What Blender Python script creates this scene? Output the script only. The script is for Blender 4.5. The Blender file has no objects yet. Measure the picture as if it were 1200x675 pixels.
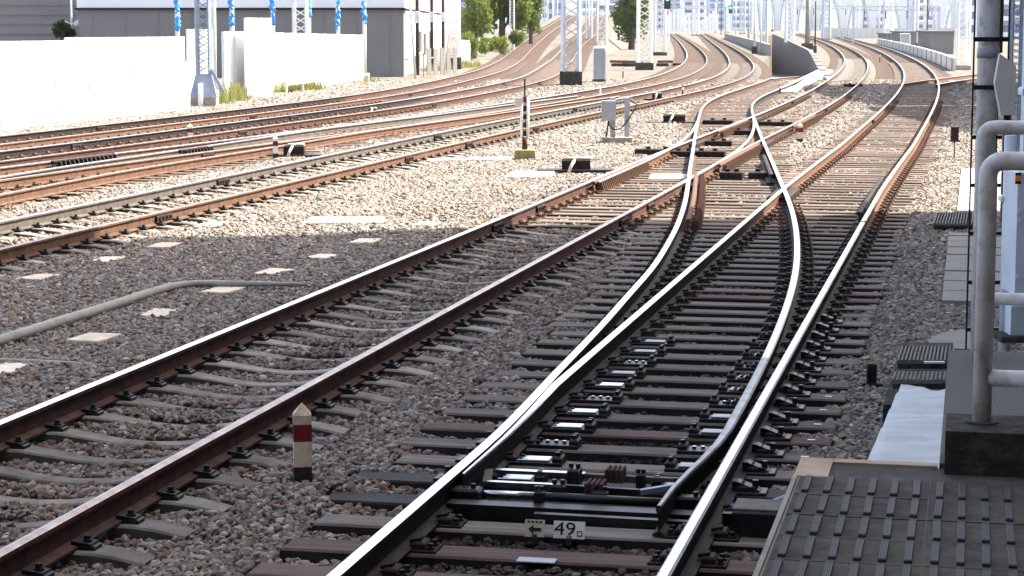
import bpy, math, random
import numpy as np
from mathutils import Vector, Matrix, geometry
R = math.radians
rng = np.random.default_rng(7)
random.seed(7)
sc = bpy.context.scene
col = sc.collection

# ------------------------------------------------------------------ camera, sky, sun, exposure
FP, EYE, HZ = 2500.0, 2.53, 28.0            # focal length in photo pixels, eye height over the rail tops, horizon row
PITCH = math.atan((337.5 - HZ) / FP)
cam_d = bpy.data.cameras.new('camera'); cam = bpy.data.objects.new('camera', cam_d); col.objects.link(cam)
cam.location = (0, 0, EYE); cam.rotation_euler = (R(90) - PITCH, 0, 0)
cam_d.sensor_width = 36; cam_d.lens = 36 * FP / 1200; cam_d.clip_end = 9000; cam_d.clip_start = .1
sc.camera = cam
SUN_AZ, SUN_EL = R(70.5), R(50)
sun_vec = Vector((math.sin(SUN_AZ) * math.cos(SUN_EL), math.cos(SUN_AZ) * math.cos(SUN_EL), math.sin(SUN_EL)))
w = bpy.data.worlds.new('World'); sc.world = w; w.use_nodes = True
nt = w.node_tree; bg = nt.nodes['Background']
sky = nt.nodes.new('ShaderNodeTexSky'); sky.sky_type = 'NISHITA'; sky.sun_disc = False
sky.sun_elevation = SUN_EL; sky.sun_rotation = SUN_AZ; sky.dust_density = 3.5; sky.air_density = .75; sky.ozone_density = .6
nt.links.new(sky.outputs[0], bg.inputs[0]); bg.inputs[1].default_value = .13
sl = bpy.data.lights.new('sun', 'SUN'); sl.energy = 3.3; sl.angle = R(.53); sl.color = (1, .985, .965)
so = bpy.data.objects.new('sun', sl); col.objects.link(so); so.rotation_euler = sun_vec.to_track_quat('Z', 'Y').to_euler()
so.location = (40, 20, 60)
sc.view_settings.view_transform = 'Standard'; sc.view_settings.look = 'None'
sc.view_settings.gamma = 1; sc.view_settings.exposure = 2.5; sc.view_settings.use_curve_mapping = False
sc.view_settings.use_white_balance = True; sc.view_settings.white_balance_temperature = 7400; sc.view_settings.white_balance_tint = 6   # camera balanced between sun and open shade
sc.render.engine = 'CYCLES'; sc.cycles.max_bounces = 6; sc.cycles.use_denoising = True

# ------------------------------------------------------------------ helpers
def px(x, y, z=0.0):
    """photo pixel -> point on the level plane z"""
    dx = x - 600; dy = 337.5 - y
    fy = FP * math.cos(PITCH) + dy * math.sin(PITCH); fz = -FP * math.sin(PITCH) + dy * math.cos(PITCH)
    t = (z - EYE) / fz
    return np.array([dx * t, fy * t, z])
def pxd(x, y, Y):
    """photo pixel at depth Y -> point"""
    dx = x - 600; dy = 337.5 - y
    fy = FP * math.cos(PITCH) + dy * math.sin(PITCH); fz = -FP * math.sin(PITCH) + dy * math.cos(PITCH)
    t = Y / fy
    return np.array([dx * t, Y, EYE + fz * t])

class MB:
    def __init__(s): s.v = []; s.f = []; s.m = []
    def add(s, vs, fs, m=0):
        o = len(s.v); s.v += [tuple(map(float, p)) for p in vs]
        for f in fs: s.f.append(tuple(i + o for i in f)); s.m.append(m)
        return s
    def box(s, c, d, rz=0, m=0, top=(1, 1), rx=0, ry=0):
        M = Matrix.Translation(c) @ Matrix.Rotation(rz, 4, 'Z') @ Matrix.Rotation(ry, 4, 'Y') @ Matrix.Rotation(rx, 4, 'X')
        vs = []
        for z in (-.5, .5):
            kx, ky = top if z > 0 else (1, 1)
            for x, y in ((-.5, -.5), (.5, -.5), (.5, .5), (-.5, .5)):
                vs.append(M @ Vector((x * d[0] * kx, y * d[1] * ky, z * d[2])))
        return s.add(vs, [(3, 2, 1, 0), (4, 5, 6, 7), (0, 1, 5, 4), (1, 2, 6, 5), (2, 3, 7, 6), (3, 0, 4, 7)], m)
    def bbox(s, c, d, b=.01, rz=0, m=0):
        """box with chamfered top edges"""
        x, y, z = d[0] / 2, d[1] / 2, d[2] / 2
        M = Matrix.Translation(c) @ Matrix.Rotation(rz, 4, 'Z'); vs = []
        for zz, k in ((-z, 0), (z - b, 0), (z, b)):
            for sx, sy in ((-1, -1), (1, -1), (1, 1), (-1, 1)): vs.append(M @ Vector((sx * (x - k), sy * (y - k), zz)))
        fs = [(3, 2, 1, 0), (8, 9, 10, 11)]
        for l in (0, 4):
            for i in range(4): fs.append((l + i, l + (i + 1) % 4, l + 4 + (i + 1) % 4, l + 4 + i))
        return s.add(vs, fs, m)
    def beam(s, a, b, w, h, m=0):
        a = Vector(a); b = Vector(b); d = b - a
        if d.length < 1e-6: return s
        q = d.to_track_quat('Y', 'Z').to_matrix(); vs = []
        for p in (a, b):
            for x, z in ((-.5, -.5), (.5, -.5), (.5, .5), (-.5, .5)): vs.append(p + q @ Vector((x * w, 0, z * h)))
        return s.add(vs, [(0, 1, 2, 3), (7, 6, 5, 4), (1, 0, 4, 5), (2, 1, 5, 6), (3, 2, 6, 7), (0, 3, 7, 4)], m)
    def tube(s, path, r, n=8, m=0, cap=True):
        P = [Vector(p) for p in path]; o = []
        rs = r if hasattr(r, '__len__') else [r] * len(P)
        prev = None
        for i, p in enumerate(P):
            t = (P[min(i + 1, len(P) - 1)] - P[max(i - 1, 0)]).normalized()
            if prev is None:
                u = t.cross(Vector((0, 0, 1)))
                if u.length < .05: u = t.cross(Vector((1, 0, 0)))
            else: u = prev - t * prev.dot(t)
            u.normalize(); prev = u; v = t.cross(u)
            for k in range(n):
                a = 2 * math.pi * k / n; o.append(p + (u * math.cos(a) + v * math.sin(a)) * rs[i])
        fs = []
        for i in range(len(P) - 1):
            for k in range(n): fs.append((i * n + k, i * n + (k + 1) % n, (i + 1) * n + (k + 1) % n, (i + 1) * n + k))
        if cap: fs.append(tuple(reversed(range(n)))); fs.append(tuple(range((len(P) - 1) * n, len(P) * n)))
        return s.add(o, fs, m)
    def cyl(s, c, r, h, n=10, m=0, r2=None):
        c = Vector(c); return s.tube([c, c + Vector((0, 0, h))], [r, r if r2 is None else r2], n, m)
    def prism(s, poly, z0, z1, m=0):
        n = len(poly); vs = [(p[0], p[1], z0) for p in poly] + [(p[0], p[1], z1) for p in poly]
        return s.add(vs, [tuple(reversed(range(n))), tuple(range(n, 2 * n))] + [(i, (i + 1) % n, n + (i + 1) % n, n + i) for i in range(n)], m)
    def mesh(s, name, mats, smooth=False):
        me = bpy.data.meshes.new(name); me.from_pydata(s.v, [], s.f)
        for k in mats: me.materials.append(k)
        if len(mats) > 1: me.polygons.foreach_set('material_index', s.m)
        if smooth: me.polygons.foreach_set('use_smooth', [True] * len(me.polygons))
        me.update(); return me
    def build(s, name, mats, parent=None, smooth=False):
        if not isinstance(mats, (list, tuple)): mats = [mats]
        return put(name, s.mesh(name, mats, smooth), parent)

def put(name, me, parent=None, M=None):
    o = bpy.data.objects.new(name, me); col.objects.link(o)
    if parent is not None: o.parent = parent
    if M is not None: o.matrix_local = M
    return o
def tag(o, label=None, cat=None, group=None, kind=None):
    if label: o['label'] = label
    if cat: o['category'] = cat
    if group: o['group'] = group
    if kind: o['kind'] = kind
    return o
def empty(name, loc, label, cat, group=None, rz=0):
    o = bpy.data.objects.new(name, None); col.objects.link(o); o.location = [float(v) for v in loc]; o.rotation_euler = (0, 0, rz)
    o.empty_display_size = .2
    return tag(o, label, cat, group)
def struct(name, mb, mat, parent=None):
    o = mb.build(name, mat, parent)
    if parent is None: o['kind'] = 'structure'
    return o

# ------------------------------------------------------------------ materials
def mat(name, c, rough=.8, metal=0, var=0, scale=4, c2=None, bump=0, bscale=60, spec=None, detail=6, stretch=None, thr=(.35, .65), nrough=.62, objvar=0):
    m = bpy.data.materials.new(name); m.use_nodes = True; n = m.node_tree.nodes; l = m.node_tree.links
    b = n['Principled BSDF']; b.inputs['Roughness'].default_value = rough; b.inputs['Metallic'].default_value = metal
    b.inputs['Specular IOR Level'].default_value = (.5 if metal > .5 else .12 if rough > .6 else .25) if spec is None else spec
    b.inputs['Base Color'].default_value = (*c, 1)
    if c2 is not None or var or bump:
        tc = n.new('ShaderNodeTexCoord'); mp = n.new('ShaderNodeMapping'); l.new(tc.outputs['Object'], mp.inputs[0])
        if stretch: mp.inputs['Scale'].default_value = stretch
    if c2 is not None or var:
        if c2 is None: c2 = tuple(v * (1 - var) for v in c)
        nz = n.new('ShaderNodeTexNoise'); nz.inputs['Scale'].default_value = scale; nz.inputs['Detail'].default_value = detail
        nz.inputs['Roughness'].default_value = nrough; l.new(mp.outputs[0], nz.inputs[0])
        r = n.new('ShaderNodeValToRGB'); e = r.color_ramp.elements
        e[0].position = thr[0]; e[1].position = thr[1]; e[0].color = (*c, 1); e[1].color = (*c2, 1)
        l.new(nz.outputs[0], r.inputs[0]); l.new(r.outputs[0], b.inputs['Base Color'])
    if objvar:
        oi = n.new('ShaderNodeObjectInfo'); mr = n.new('ShaderNodeMapRange'); mr.inputs[3].default_value = 1 - objvar; mr.inputs[4].default_value = 1 + objvar
        hs = n.new('ShaderNodeHueSaturation'); l.new(oi.outputs['Random'], mr.inputs[0]); l.new(mr.outputs[0], hs.inputs['Value']); l.new(b.inputs['Base Color'].links[0].from_socket, hs.inputs['Color']); l.new(hs.outputs[0], b.inputs['Base Color'])
        ad = n.new('ShaderNodeVectorMath'); ad.operation = 'ADD'; sk = n.new('ShaderNodeVectorMath'); sk.operation = 'SCALE'; sk.inputs[0].default_value = (37, 19, 53); l.new(oi.outputs['Random'], sk.inputs['Scale']); l.new(tc.outputs['Object'], ad.inputs[0]); l.new(sk.outputs[0], ad.inputs[1]); l.new(ad.outputs[0], mp.inputs[0])
    if bump:
        nb = n.new('ShaderNodeTexNoise'); nb.inputs['Scale'].default_value = bscale; nb.inputs['Detail'].default_value = 5
        l.new(mp.outputs[0], nb.inputs[0]); bp = n.new('ShaderNodeBump'); bp.inputs['Strength'].default_value = bump
        bp.inputs['Distance'].default_value = .01; l.new(nb.outputs[0], bp.inputs['Height']); l.new(bp.outputs[0], b.inputs['Normal'])
    return m
M = {}
M['rust'] = mat('rust_steel', (.13, .072, .050), .85, .0, c2=(.07, .040, .030), scale=9, bump=.25)
M['rust_dark'] = mat('oily_and_shade_dark_steel', (.010, .009, .010), .66, 0, c2=(.034, .022, .019), scale=12, bump=.3)  # oily ironwork; also the shade painted into the near rail sides
M['rust_grey'] = mat('grey_steel', (.12, .105, .095), .7, .2, c2=(.075, .06, .052), scale=8, bump=.2)
M['rust_brown'] = mat('brown_steel', (.082, .041, .033), .8, 0, c2=(.04, .022, .019), scale=8, bump=.2)
M['polish'] = mat('polished_railhead', (.62, .62, .66), .24, 1, c2=(.42, .42, .46), scale=5, stretch=(1, 1, 1), thr=(.3, .8))
M['dull'] = mat('dull_blade_steel', (.20, .20, .22), .42, .9, c2=(.09, .085, .09), scale=6)
M['semi'] = mat('half_polished_railhead', (.36, .26, .225), .36, .85, c2=(.20, .12, .10), scale=7)
M['concrete'] = mat('sleeper_concrete', (.21, .196, .18), .92, c2=(.125, .112, .10), scale=6, bump=.35, bscale=120, objvar=.22)
M['concrete_pale'] = mat('pale_concrete', (.30, .285, .255), .9, c2=(.20, .185, .165), scale=6, bump=.3)
M['timber'] = mat('dark_timber', (.175, .152, .138), .85, c2=(.09, .075, .068), scale=3, bump=.5, bscale=40, stretch=(.6, 6, 6), objvar=.22)
M['timber_red'] = mat('reddish_timber', (.14, .092, .078), .82, c2=(.075, .052, .047), scale=3, bump=.5, bscale=40, stretch=(.6, 6, 6), objvar=.22)
M['timber_oil'] = mat('oil_soaked_timber', (.012, .011, .011), .65, c2=(.03, .025, .023), scale=3, bump=.4, stretch=(.6, 6, 6), objvar=.22)
M['timber_grey'] = mat('weathered_timber', (.155, .132, .116), .88, c2=(.08, .064, .055), scale=3, bump=.5, bscale=40, stretch=(.6, 6, 6), objvar=.22)
M['timber_side'] = mat('shade_dark_timber_side', (.036, .028, .025), .85, c2=(.02, .016, .015), scale=4)  # timber flanks coloured darker than the tops to stand for shade
M['concrete_side'] = mat('shade_dark_concrete_side', (.075, .066, .060), .95, c2=(.045, .039, .035), scale=5)  # shade on the sleeper flanks, put into their colour
M['slide'] = mat('worn_slide_plate', (.70, .70, .72), .2, 1, c2=(.28, .28, .30), scale=9)
M['black'] = mat('black_paint', (.007, .007, .008), .45, c2=(.018, .016, .016), scale=10)
M['white'] = mat('white_paint', (.78, .78, .76), .55, c2=(.66, .65, .62), scale=8)
M['ink'] = mat('black_ink', (.012, .012, .014), .6)
M['cream'] = mat('cream_paint', (.62, .54, .40), .7, c2=(.50, .42, .31), scale=20)
M['beige_tile'] = mat('beige_lid', (.68, .59, .49), .9, c2=(.46, .39, .32), scale=7, bump=.3, objvar=.15, nrough=.75)
M['post_white'] = mat('weathered_post', (.62, .50, .39), .85, c2=(.33, .16, .08), scale=11, thr=(.46, .66), stretch=(1, 1, .35))
M['red'] = mat('dark_red_paint', (.20, .022, .030), .75, c2=(.14, .018, .022), scale=14)
M['grey_paint'] = mat('grey_paint', (.34, .35, .38), .5, c2=(.27, .28, .31), scale=4)
M['pale_blue'] = mat('pale_blue_paint', (.56, .63, .74), .45, c2=(.48, .54, .64), scale=3)
M['pipe'] = mat('silver_painted_pipe', (.62, .61, .63), .55, 0, c2=(.34, .29, .25), scale=9, thr=(.5, .74), bump=.1)
M['galv'] = mat('galvanised_lattice', (.52, .55, .62), .5, .3, c2=(.36, .40, .48), scale=2)
M['galv_white'] = mat('white_lattice', (.72, .72, .72), .6, c2=(.6, .6, .6), scale=2)
M['mastfoot'] = mat('blue_grey_steel', (.26, .31, .40), .5, c2=(.20, .24, .31), scale=3)
M['asphalt'] = mat('asphalt', (.072, .069, .072), .95, c2=(.16, .152, .155), scale=140, bump=.7, bscale=180)
M['platform'] = mat('worn_platform_concrete', (.088, .079, .071), .9, c2=(.036, .032, .03), scale=7, bump=.5, bscale=70, detail=12, nrough=.72)
M['platform_tan'] = mat('tan_platform_edge', (.42, .33, .25), .9, c2=(.33, .25, .18), scale=8, bump=.3)
M['rubber'] = mat('black_rubber', (.018, .018, .026), .6, c2=(.04, .04, .05), scale=20)
M['blue_sheet'] = mat('blue_grey_sheet', (.38, .415, .44), .8, c2=(.50, .53, .55), scale=3, bump=1, bscale=9, stretch=(.4, 3, 1))
M['curb'] = mat('mossy_concrete', (.03, .03, .026), .95, c2=(.11, .10, .085), scale=8, bump=.8, detail=12, nrough=.72, thr=(.45, .75))
M['lid'] = mat('trough_lid_concrete', (.25, .235, .21), .9, c2=(.20, .188, .17), scale=5, bump=.2)
M['grate'] = mat('steel_grating', (.19, .18, .17), .7, 0, c2=(.10, .097, .095), scale=30)
M['hose'] = mat('grey_conduit', (.34, .335, .315), .7, c2=(.26, .255, .24), scale=6)
M['fence'] = mat('white_fence_sheet', (.82, .82, .83), .6, c2=(.76, .76, .78), scale=1)
M['house_grey'] = mat('grey_cladding', (.19, .182, .182), .8, c2=(.172, .165, .165), scale=.5)
M['house_white'] = mat('white_cladding', (.74, .74, .78), .7, c2=(.68, .68, .72), scale=.4)
M['house_brown'] = mat('brown_grey_cladding', (.24, .215, .21), .8, c2=(.20, .18, .175), scale=.5)
M['glass'] = mat('dark_glass', (.03, .035, .04), .12, spec=.8)
M['blue_tarp'] = mat('blue_tarpaulin', (.06, .34, .80), .5, c2=(.04, .25, .64), scale=6, bump=.6, bscale=20)
M['city_a'] = mat('pale_blue_facade', (.36, .43, .55), .8); M['city_b'] = mat('white_facade', (.70, .71, .74), .8)
M['city_c'] = mat('grey_facade', (.40, .42, .47), .8); M['city_w'] = mat('far_window', (.12, .16, .24), .25)
M['yellow_block'] = mat('dirty_yellow_concrete', (.30, .25, .12), .9, c2=(.14, .12, .07), scale=7)
M['wall_dark'] = mat('retaining_wall_concrete', (.13, .13, .135), .9, c2=(.10, .10, .105), scale=.4, bump=.2)
M['earth'] = mat('trackside_ground', (.15, .137, .124), .95, c2=(.065, .056, .048), scale=1.3, bump=1, bscale=40, detail=14, thr=(.40, .60), nrough=.82)
M['bed'] = mat('brown_ballast_bed', (.075, .052, .042), .95, c2=(.035, .023, .018), scale=1.5, bump=1, bscale=40, detail=14, thr=(.38, .62), nrough=.82)
M['slab'] = mat('white_slab', (.60, .58, .54), .85, c2=(.5, .48, .45), scale=5)
M['orange'] = mat('orange_label', (.75, .30, .03), .6)
M['green_lamp'] = bpy.data.materials.new('green_lamp'); M['green_lamp'].use_nodes = True
_b = M['green_lamp'].node_tree.nodes['Principled BSDF']; _b.inputs['Base Color'].default_value = (.02, .5, .35, 1)
_b.inputs['Emission Color'].default_value = (.05, 1, .7, 1); _b.inputs['Emission Strength'].default_value = 1.5
def leaf_mat(name, a, b):
    m = mat(name, a, .75, c2=b, scale=1.3, thr=(.3, .7)); n = m.node_tree.nodes; l = m.node_tree.links; p = n['Principled BSDF']
    t = n.new('ShaderNodeBsdfTranslucent'); mx = n.new('ShaderNodeMixShader'); mx.inputs[0].default_value = .55
    src = p.inputs['Base Color'].links[0].from_socket; l.new(src, t.inputs[0]); l.new(p.outputs[0], mx.inputs[1]); l.new(t.outputs[0], mx.inputs[2]); l.new(mx.outputs[0], n['Material Output'].inputs[0])
    return m
M['leaf'] = leaf_mat('sunlit_foliage', (.15, .19, .04), (.085, .125, .028))
M['leaf_dark'] = leaf_mat('dense_foliage', (.05, .085, .022), (.028, .05, .016))
M['grass'] = leaf_mat('dry_grass', (.22, .21, .08), (.13, .15, .045))
M['bark'] = mat('bark', (.09, .065, .045), .9, c2=(.05, .036, .026), scale=6, bump=.5)

# ------------------------------------------------------------------ plan of the tracks
class Path:
    def __init__(s, P, z=None):
        s.P = np.asarray(P, float); s.z = np.zeros(len(s.P)) if z is None else np.asarray(z, float)
        d = np.linalg.norm(np.diff(s.P, axis=0), axis=1); s.s = np.concatenate([[0], np.cumsum(d)]); s.L = s.s[-1]
        t = np.gradient(s.P, axis=0); s.T = t / np.linalg.norm(t, axis=1)[:, None]
    def at(s, q):
        x = np.interp(q, s.s, s.P[:, 0]); y = np.interp(q, s.s, s.P[:, 1]); z = np.interp(q, s.s, s.z)
        tx = np.interp(q, s.s, s.T[:, 0]); ty = np.interp(q, s.s, s.T[:, 1]); n = math.hypot(tx, ty)
        return x, y, z, tx / n, ty / n
    def off(s, d):                                    # d > 0 to the right
        n = np.stack([s.T[:, 1], -s.T[:, 0]], 1); return Path(s.P + n * d, s.z)
    def clip(s, y0, y1):
        k = (s.P[:, 1] >= y0) & (s.P[:, 1] <= y1); return Path(s.P[k], s.z[k])
    def sofy(s, y): return float(np.interp(y, s.P[:, 1], s.s))
    def xofy(s, y): return float(np.interp(y, s.P[:, 1], s.P[:, 0]))
def smooth_xy(pts, y0, y1, n=900, wd=61, it=3):
    """smooth curve X(Y) through plan points, extended straight at both ends"""
    pts = np.asarray(pts, float); pts = pts[np.argsort(pts[:, 1])]
    Y = np.geomspace(y0, y1, n); X = np.interp(Y, pts[:, 1], pts[:, 0])
    a = (pts[1, 0] - pts[0, 0]) / (pts[1, 1] - pts[0, 1]); k = Y < pts[0, 1]; X[k] = pts[0, 0] + a * (Y[k] - pts[0, 1])
    a = (pts[-1, 0] - pts[-2, 0]) / (pts[-1, 1] - pts[-2, 1]); k = Y > pts[-1, 1]; X[k] = pts[-1, 0] + a * (Y[k] - pts[-1, 1])
    u = np.log(Y)
    for _ in range(it):
        lo = X[0] + (X[0] - X[1]) / (Y[0] - Y[1]) * (Y[0] * np.exp(-(u[1] - u[0]) * np.arange(wd // 2, 0, -1)) - Y[0])
        hi = X[-1] + (X[-1] - X[-2]) / (Y[-1] - Y[-2]) * (Y[-1] * np.exp((u[1] - u[0]) * np.arange(1, wd // 2 + 1)) - Y[-1])
        E_ = np.concatenate([lo, X, hi]); X = np.convolve(E_, np.ones(wd) / wd, 'valid')
    return np.stack([X, Y], 1)
def rail_px(pts): return [px(*p)[:2] for p in pts]
def centre(Lp, Rp, y0, y1, wd=61):
    out = []
    Yg = np.geomspace(y0, y1, 900)
    for pts, d in ((Lp, .75), (Rp, -.75)):
        if pts: 
            q = Path(smooth_xy(rail_px(pts), y0, y1, wd=wd)).off(d).P; out.append(np.interp(Yg, q[:, 1], q[:, 0]))
    return Path(np.stack([np.mean(out, axis=0), Yg], 1))

# main straight track nearest the platform
hA = R(12.15); dA = np.array([math.sin(hA), math.cos(hA)]); nA = np.array([dA[1], -dA[0]])   # along, to the right
oA = np.array([.69, 9.6]) - .75 * nA
def A2(s, t): return oA + dA * s + nA * t             # s metres beyond the picture's lower edge, t to the right of the centre line
a_far = [tuple(A2(s, 0)) for s in (-8, 0, 15, 30, 45)]
for p in [(1091, 121), (1096, 100), (1094, 89.6), (1085.6, 80), (1064, 66.8), (1028, 53.6), (980, 42)]:
    q = px(*p)[:2]; a_far.append(tuple(q + np.array([-.75 * .985, .75 * .15])))
_a = smooth_xy(a_far, 4, 620)
for i, (x, y) in enumerate(_a):
    if y < 45:
        k = min(1, max(0, (45 - y) / 12)); lx = oA[0] + dA[0] / dA[1] * (y - oA[1]); _a[i, 0] = x * (1 - k) + lx * k
PA = Path(_a)
PB = centre([(0, 494.5), (119, 445), (200, 415), (300, 370.5), (400, 331), (495, 291), (580, 258), (656.7, 225.5), (708, 203), (730, 194), (815, 158), (883, 135), (926, 118), (962, 98.5), (983, 80.6), (988, 72), (980, 60), (960, 50), (925, 38)],
            [(0, 635), (85, 589), (177, 542), (225.5, 513), (319, 459.6), (400, 424), (434, 403), (519, 356), (600, 315), (691, 263), (737, 242.6), (780, 218.5), (822.6, 194), (885.6, 162), (913, 150), (952, 131), (979, 114), (1011, 88), (1016, 75.6), (1008, 63), (986, 51.6), (960, 44), (928, 38)], 7, 620)
PD = centre([(610, 476), (663, 423), (711, 373), (741, 338), (766, 312), (794, 264), (805, 230), (811.6, 183), (816, 150), (819, 138), (822, 122.4), (826, 118), (849, 109.6), (880, 100.5), (903, 94), (914, 87)],
            [(790, 563), (840, 496), (872, 452), (903, 400), (921, 362), (928, 340), (933, 322), (934, 291), (932, 262), (926, 239), (914.6, 218), (899, 179), (887, 152), (883, 139), (876, 120), (890, 111), (916, 101), (937, 92), (944, 84)], 10, 240, wd=41)
ztr = lambda Y: -np.clip(np.asarray(Y) - 100, 0, None) * .022
PD.z = ztr(PD.P[:, 1])
PG = centre([(0, 260.7), (160, 227), (300, 198.5), (460, 166), (610, 134.7), (740, 111), (800, 102), (820, 98), (844, 89), (857, 79.5), (855.6, 71), (847.5, 62), (824, 45.6)],
            [(0, 285), (160, 248), (300, 220), (460, 181), (610, 147.5), (703, 129.6), (820, 105.6), (853.6, 97.8), (871.6, 92), (881, 84.4), (882, 79), (877, 69), (865, 58), (841, 45.6)], 12, 620)
PP = centre([(0, 195), (150, 175), (300, 160), (450, 140), (620, 116), (740, 97), (770, 89), (794, 79.6), (805, 69), (803.6, 60), (796, 49.6), (783, 38)], None, 24, 620)
PM = centre(None, [(0, 227), (150, 198), (300, 175), (450, 150), (560, 136), (640, 124), (700, 115.5), (745, 109.5)], 20, 76)
zc = lambda Y: 3.1 * (np.clip(np.asarray(Y) - 150, 0, None) / 190) ** 1.3
def climbing(pts, y0, y1):
    p = Path(smooth_xy(pts, y0, y1)).off(.75); p.z = zc(p.P[:, 1]); return p
PE = climbing([(-10.29, 42.9), (-8.76, 48.7), (-6.91, 57.7), (-4.11, 68.7), (.39, 98.5), (2.67, 150), (4.8, 200), (7.7, 240), (12.6, 340)], 26, 400)
PF = climbing([(-11.7, 48.8), (-10.06, 56), (-7.84, 65.6), (-4.86, 81.3), (-1.85, 116.4), (.23, 190), (3.0, 260), (7.3, 340)], 30, 400)
# a siding that joins the main track from the right
PS = Path(smooth_xy([tuple(px(1057, 98)[:2]), tuple(px(1075, 95.2)[:2]), tuple(px(1094, 92.5)[:2]), tuple(px(1135, 87.5)[:2]), tuple(px(1180, 82)[:2])], 91, 125, wd=41)).off(.75)
TRACKS = [PA, PB, PD, PG, PP, PM, PE, PF]

PROF = [(-.033, -.012), (-.021, -.003), (0, 0), (.021, -.003), (.033, -.012), (.033, -.036), (.0085, -.05), (.0085, -.142), (.0725, -.158), (.0725, -.170), (-.0725, -.170), (-.0725, -.158), (-.0085, -.142), (-.0085, -.05), (-.033, -.036)]
def rail_mesh(path, head, side, w0=None, zo=0, prof=PROF, headw=None):
    """sweep of the rail section; w0(s) scales the head's width (switch blades)"""
    n = len(prof); V = []; Fc = []; Mi = []
    Nn = np.stack([path.T[:, 1], -path.T[:, 0]], 1)
    # thin out straight samples
    keep = [0]
    for i in range(1, len(path.P) - 1):
        if path.s[i] - path.s[keep[-1]] > max(.35, .012 * path.P[i, 1]): keep.append(i)
    keep.append(len(path.P) - 1)
    for i in keep:
        k = 1 if w0 is None else w0(path.s[i])
        for (a, b) in prof: V.append((path.P[i, 0] + Nn[i, 0] * a * k, path.P[i, 1] + Nn[i, 1] * a * k, path.z[i] + b + zo))
    for i in range(len(keep) - 1):
        for j in range(n):
            Fc.append((i * n + j, i * n + (j + 1) % n, (i + 1) * n + (j + 1) % n, (i + 1) * n + j)); Mi.append(0 if j in (0, 1, 2, 3) else 1)
    Fc.append(tuple(reversed(range(n)))); Mi.append(1); Fc.append(tuple(range((len(keep) - 1) * n, len(keep) * n))); Mi.append(1)
    b = MB(); b.v = V; b.f = Fc; b.m = Mi
    return b.mesh('rail', [M[head], M[side]])
def rail(path, parent, head='polish', side='rust', name='rail', **k): return put(name, rail_mesh(path, head, side, **k), parent)

def joined(name, meshes_at, mats, parent):
    """many copies of one small mesh joined into one object: list of (verts, faces) with matrices"""
    V = []; Fc = []; o = 0
    for (v, f, Mx) in meshes_at:
        q = v @ Mx[:3, :3].T + Mx[:3, 3]; V.append(q); Fc += [tuple(i + o for i in t) for t in f]; o += len(v)
    b = MB(); b.v = [tuple(p) for p in np.concatenate(V)]; b.f = Fc; b.m = [0] * len(Fc)
    ob = b.build(name, mats, parent); ob['kind'] = 'stuff'; return ob
def mtx(x, y, z, tx, ty):
    """local +X across the track to the right, +Y along it"""
    return Matrix(((ty, tx, 0, x), (-tx, ty, 0, y), (0, 0, 1, z), (0, 0, 0, 1)))

SLEEP_TOP = -.176
def concrete_sleeper_mesh(L=2.4):
    b = MB(); xs = [-L/2, -1.02, -.9, -.6, -.42, -.2, 0, .2, .42, .6, .9, 1.02, L/2]
    tz = [-.045, -.012, 0, 0, -.022, -.052, -.062, -.052, -.022, 0, 0, -.012, -.045]; hw = [.095, .10, .105, .105, .092, .082, .08, .082, .092, .105, .105, .10, .095]
    n = len(xs); V = []
    for x, z, h in zip(xs, tz, hw):
        V += [(x, -h - .035, -.20), (x, -h, z - .012), (x, -h + .012, z), (x, h - .012, z), (x, h, z - .012), (x, h + .035, -.20)]
    Fc = []
    for i in range(n - 1):
        for j in range(6): Fc.append((i * 6 + j, (i + 1) * 6 + j, (i + 1) * 6 + (j + 1) % 6, i * 6 + (j + 1) % 6))
    Fc += [tuple(range(6)), tuple(reversed(range((n - 1) * 6, n * 6)))]
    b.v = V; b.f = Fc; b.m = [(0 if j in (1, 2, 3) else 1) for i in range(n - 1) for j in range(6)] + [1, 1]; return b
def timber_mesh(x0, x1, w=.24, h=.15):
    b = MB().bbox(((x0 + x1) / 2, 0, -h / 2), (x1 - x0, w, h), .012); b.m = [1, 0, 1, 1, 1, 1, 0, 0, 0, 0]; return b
def clip_mesh():
    """spring clip, pad and bolt on one side of a rail foot (rail at x=0, clip on +x)"""
    b = MB(); b.bbox((.105, 0, .012), (.12, .10, .024), .006); b.box((.09, 0, .034), (.11, .10, .012), ry=.12)
    b.cyl((.105, 0, .036), .018, .034, 6); b.cyl((.105, 0, .036), .028, .010, 8); return b
def chair_mesh():
    """cast base plate under a timber-track rail, with spikes and clips on both sides"""
    b = MB(); b.bbox((0, 0, .006), (.40, .17, .018), .004)
    for sx in (-1, 1):
        b.bbox((sx * .105, 0, .03), (.07, .13, .04), .01); b.box((sx * .08, .0, .052), (.06, .06, .02), ry=-sx * .2)
        for sy in (-1, 1): b.cyl((sx * .165, sy * .045, .01), .016, .036, 6); b.cyl((sx * .165, sy * .045, .01), .026, .014, 6)
    return b
CLIP = clip_mesh().mesh('rail_clip', [M['black']]); CHAIR = chair_mesh().mesh('rail_chair', [M['rust_dark']])
CHAIR_R = chair_mesh().mesh('rail_chair', [M['rust']])
# grid of what the stones must stay clear of
GX0, GY0, GC = -30.0, 5.0, .03
GRID = np.zeros((int(60 / GC), int(112 / GC)), bool)
def block(x, y, tx, ty, x0, x1, w):
    u = np.arange(x0, x1 + .001, GC * .7); v = np.arange(-w / 2, w / 2 + .001, GC * .7); U, V = np.meshgrid(u, v)
    X = x + U * ty + V * tx; Y = y - U * tx + V * ty
    i = ((X - GX0) / GC).astype(int); j = ((Y - GY0) / GC).astype(int); k = (i >= 0) & (j >= 0) & (i < GRID.shape[0]) & (j < GRID.shape[1])
    GRID[i[k], j[k]] = True

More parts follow.
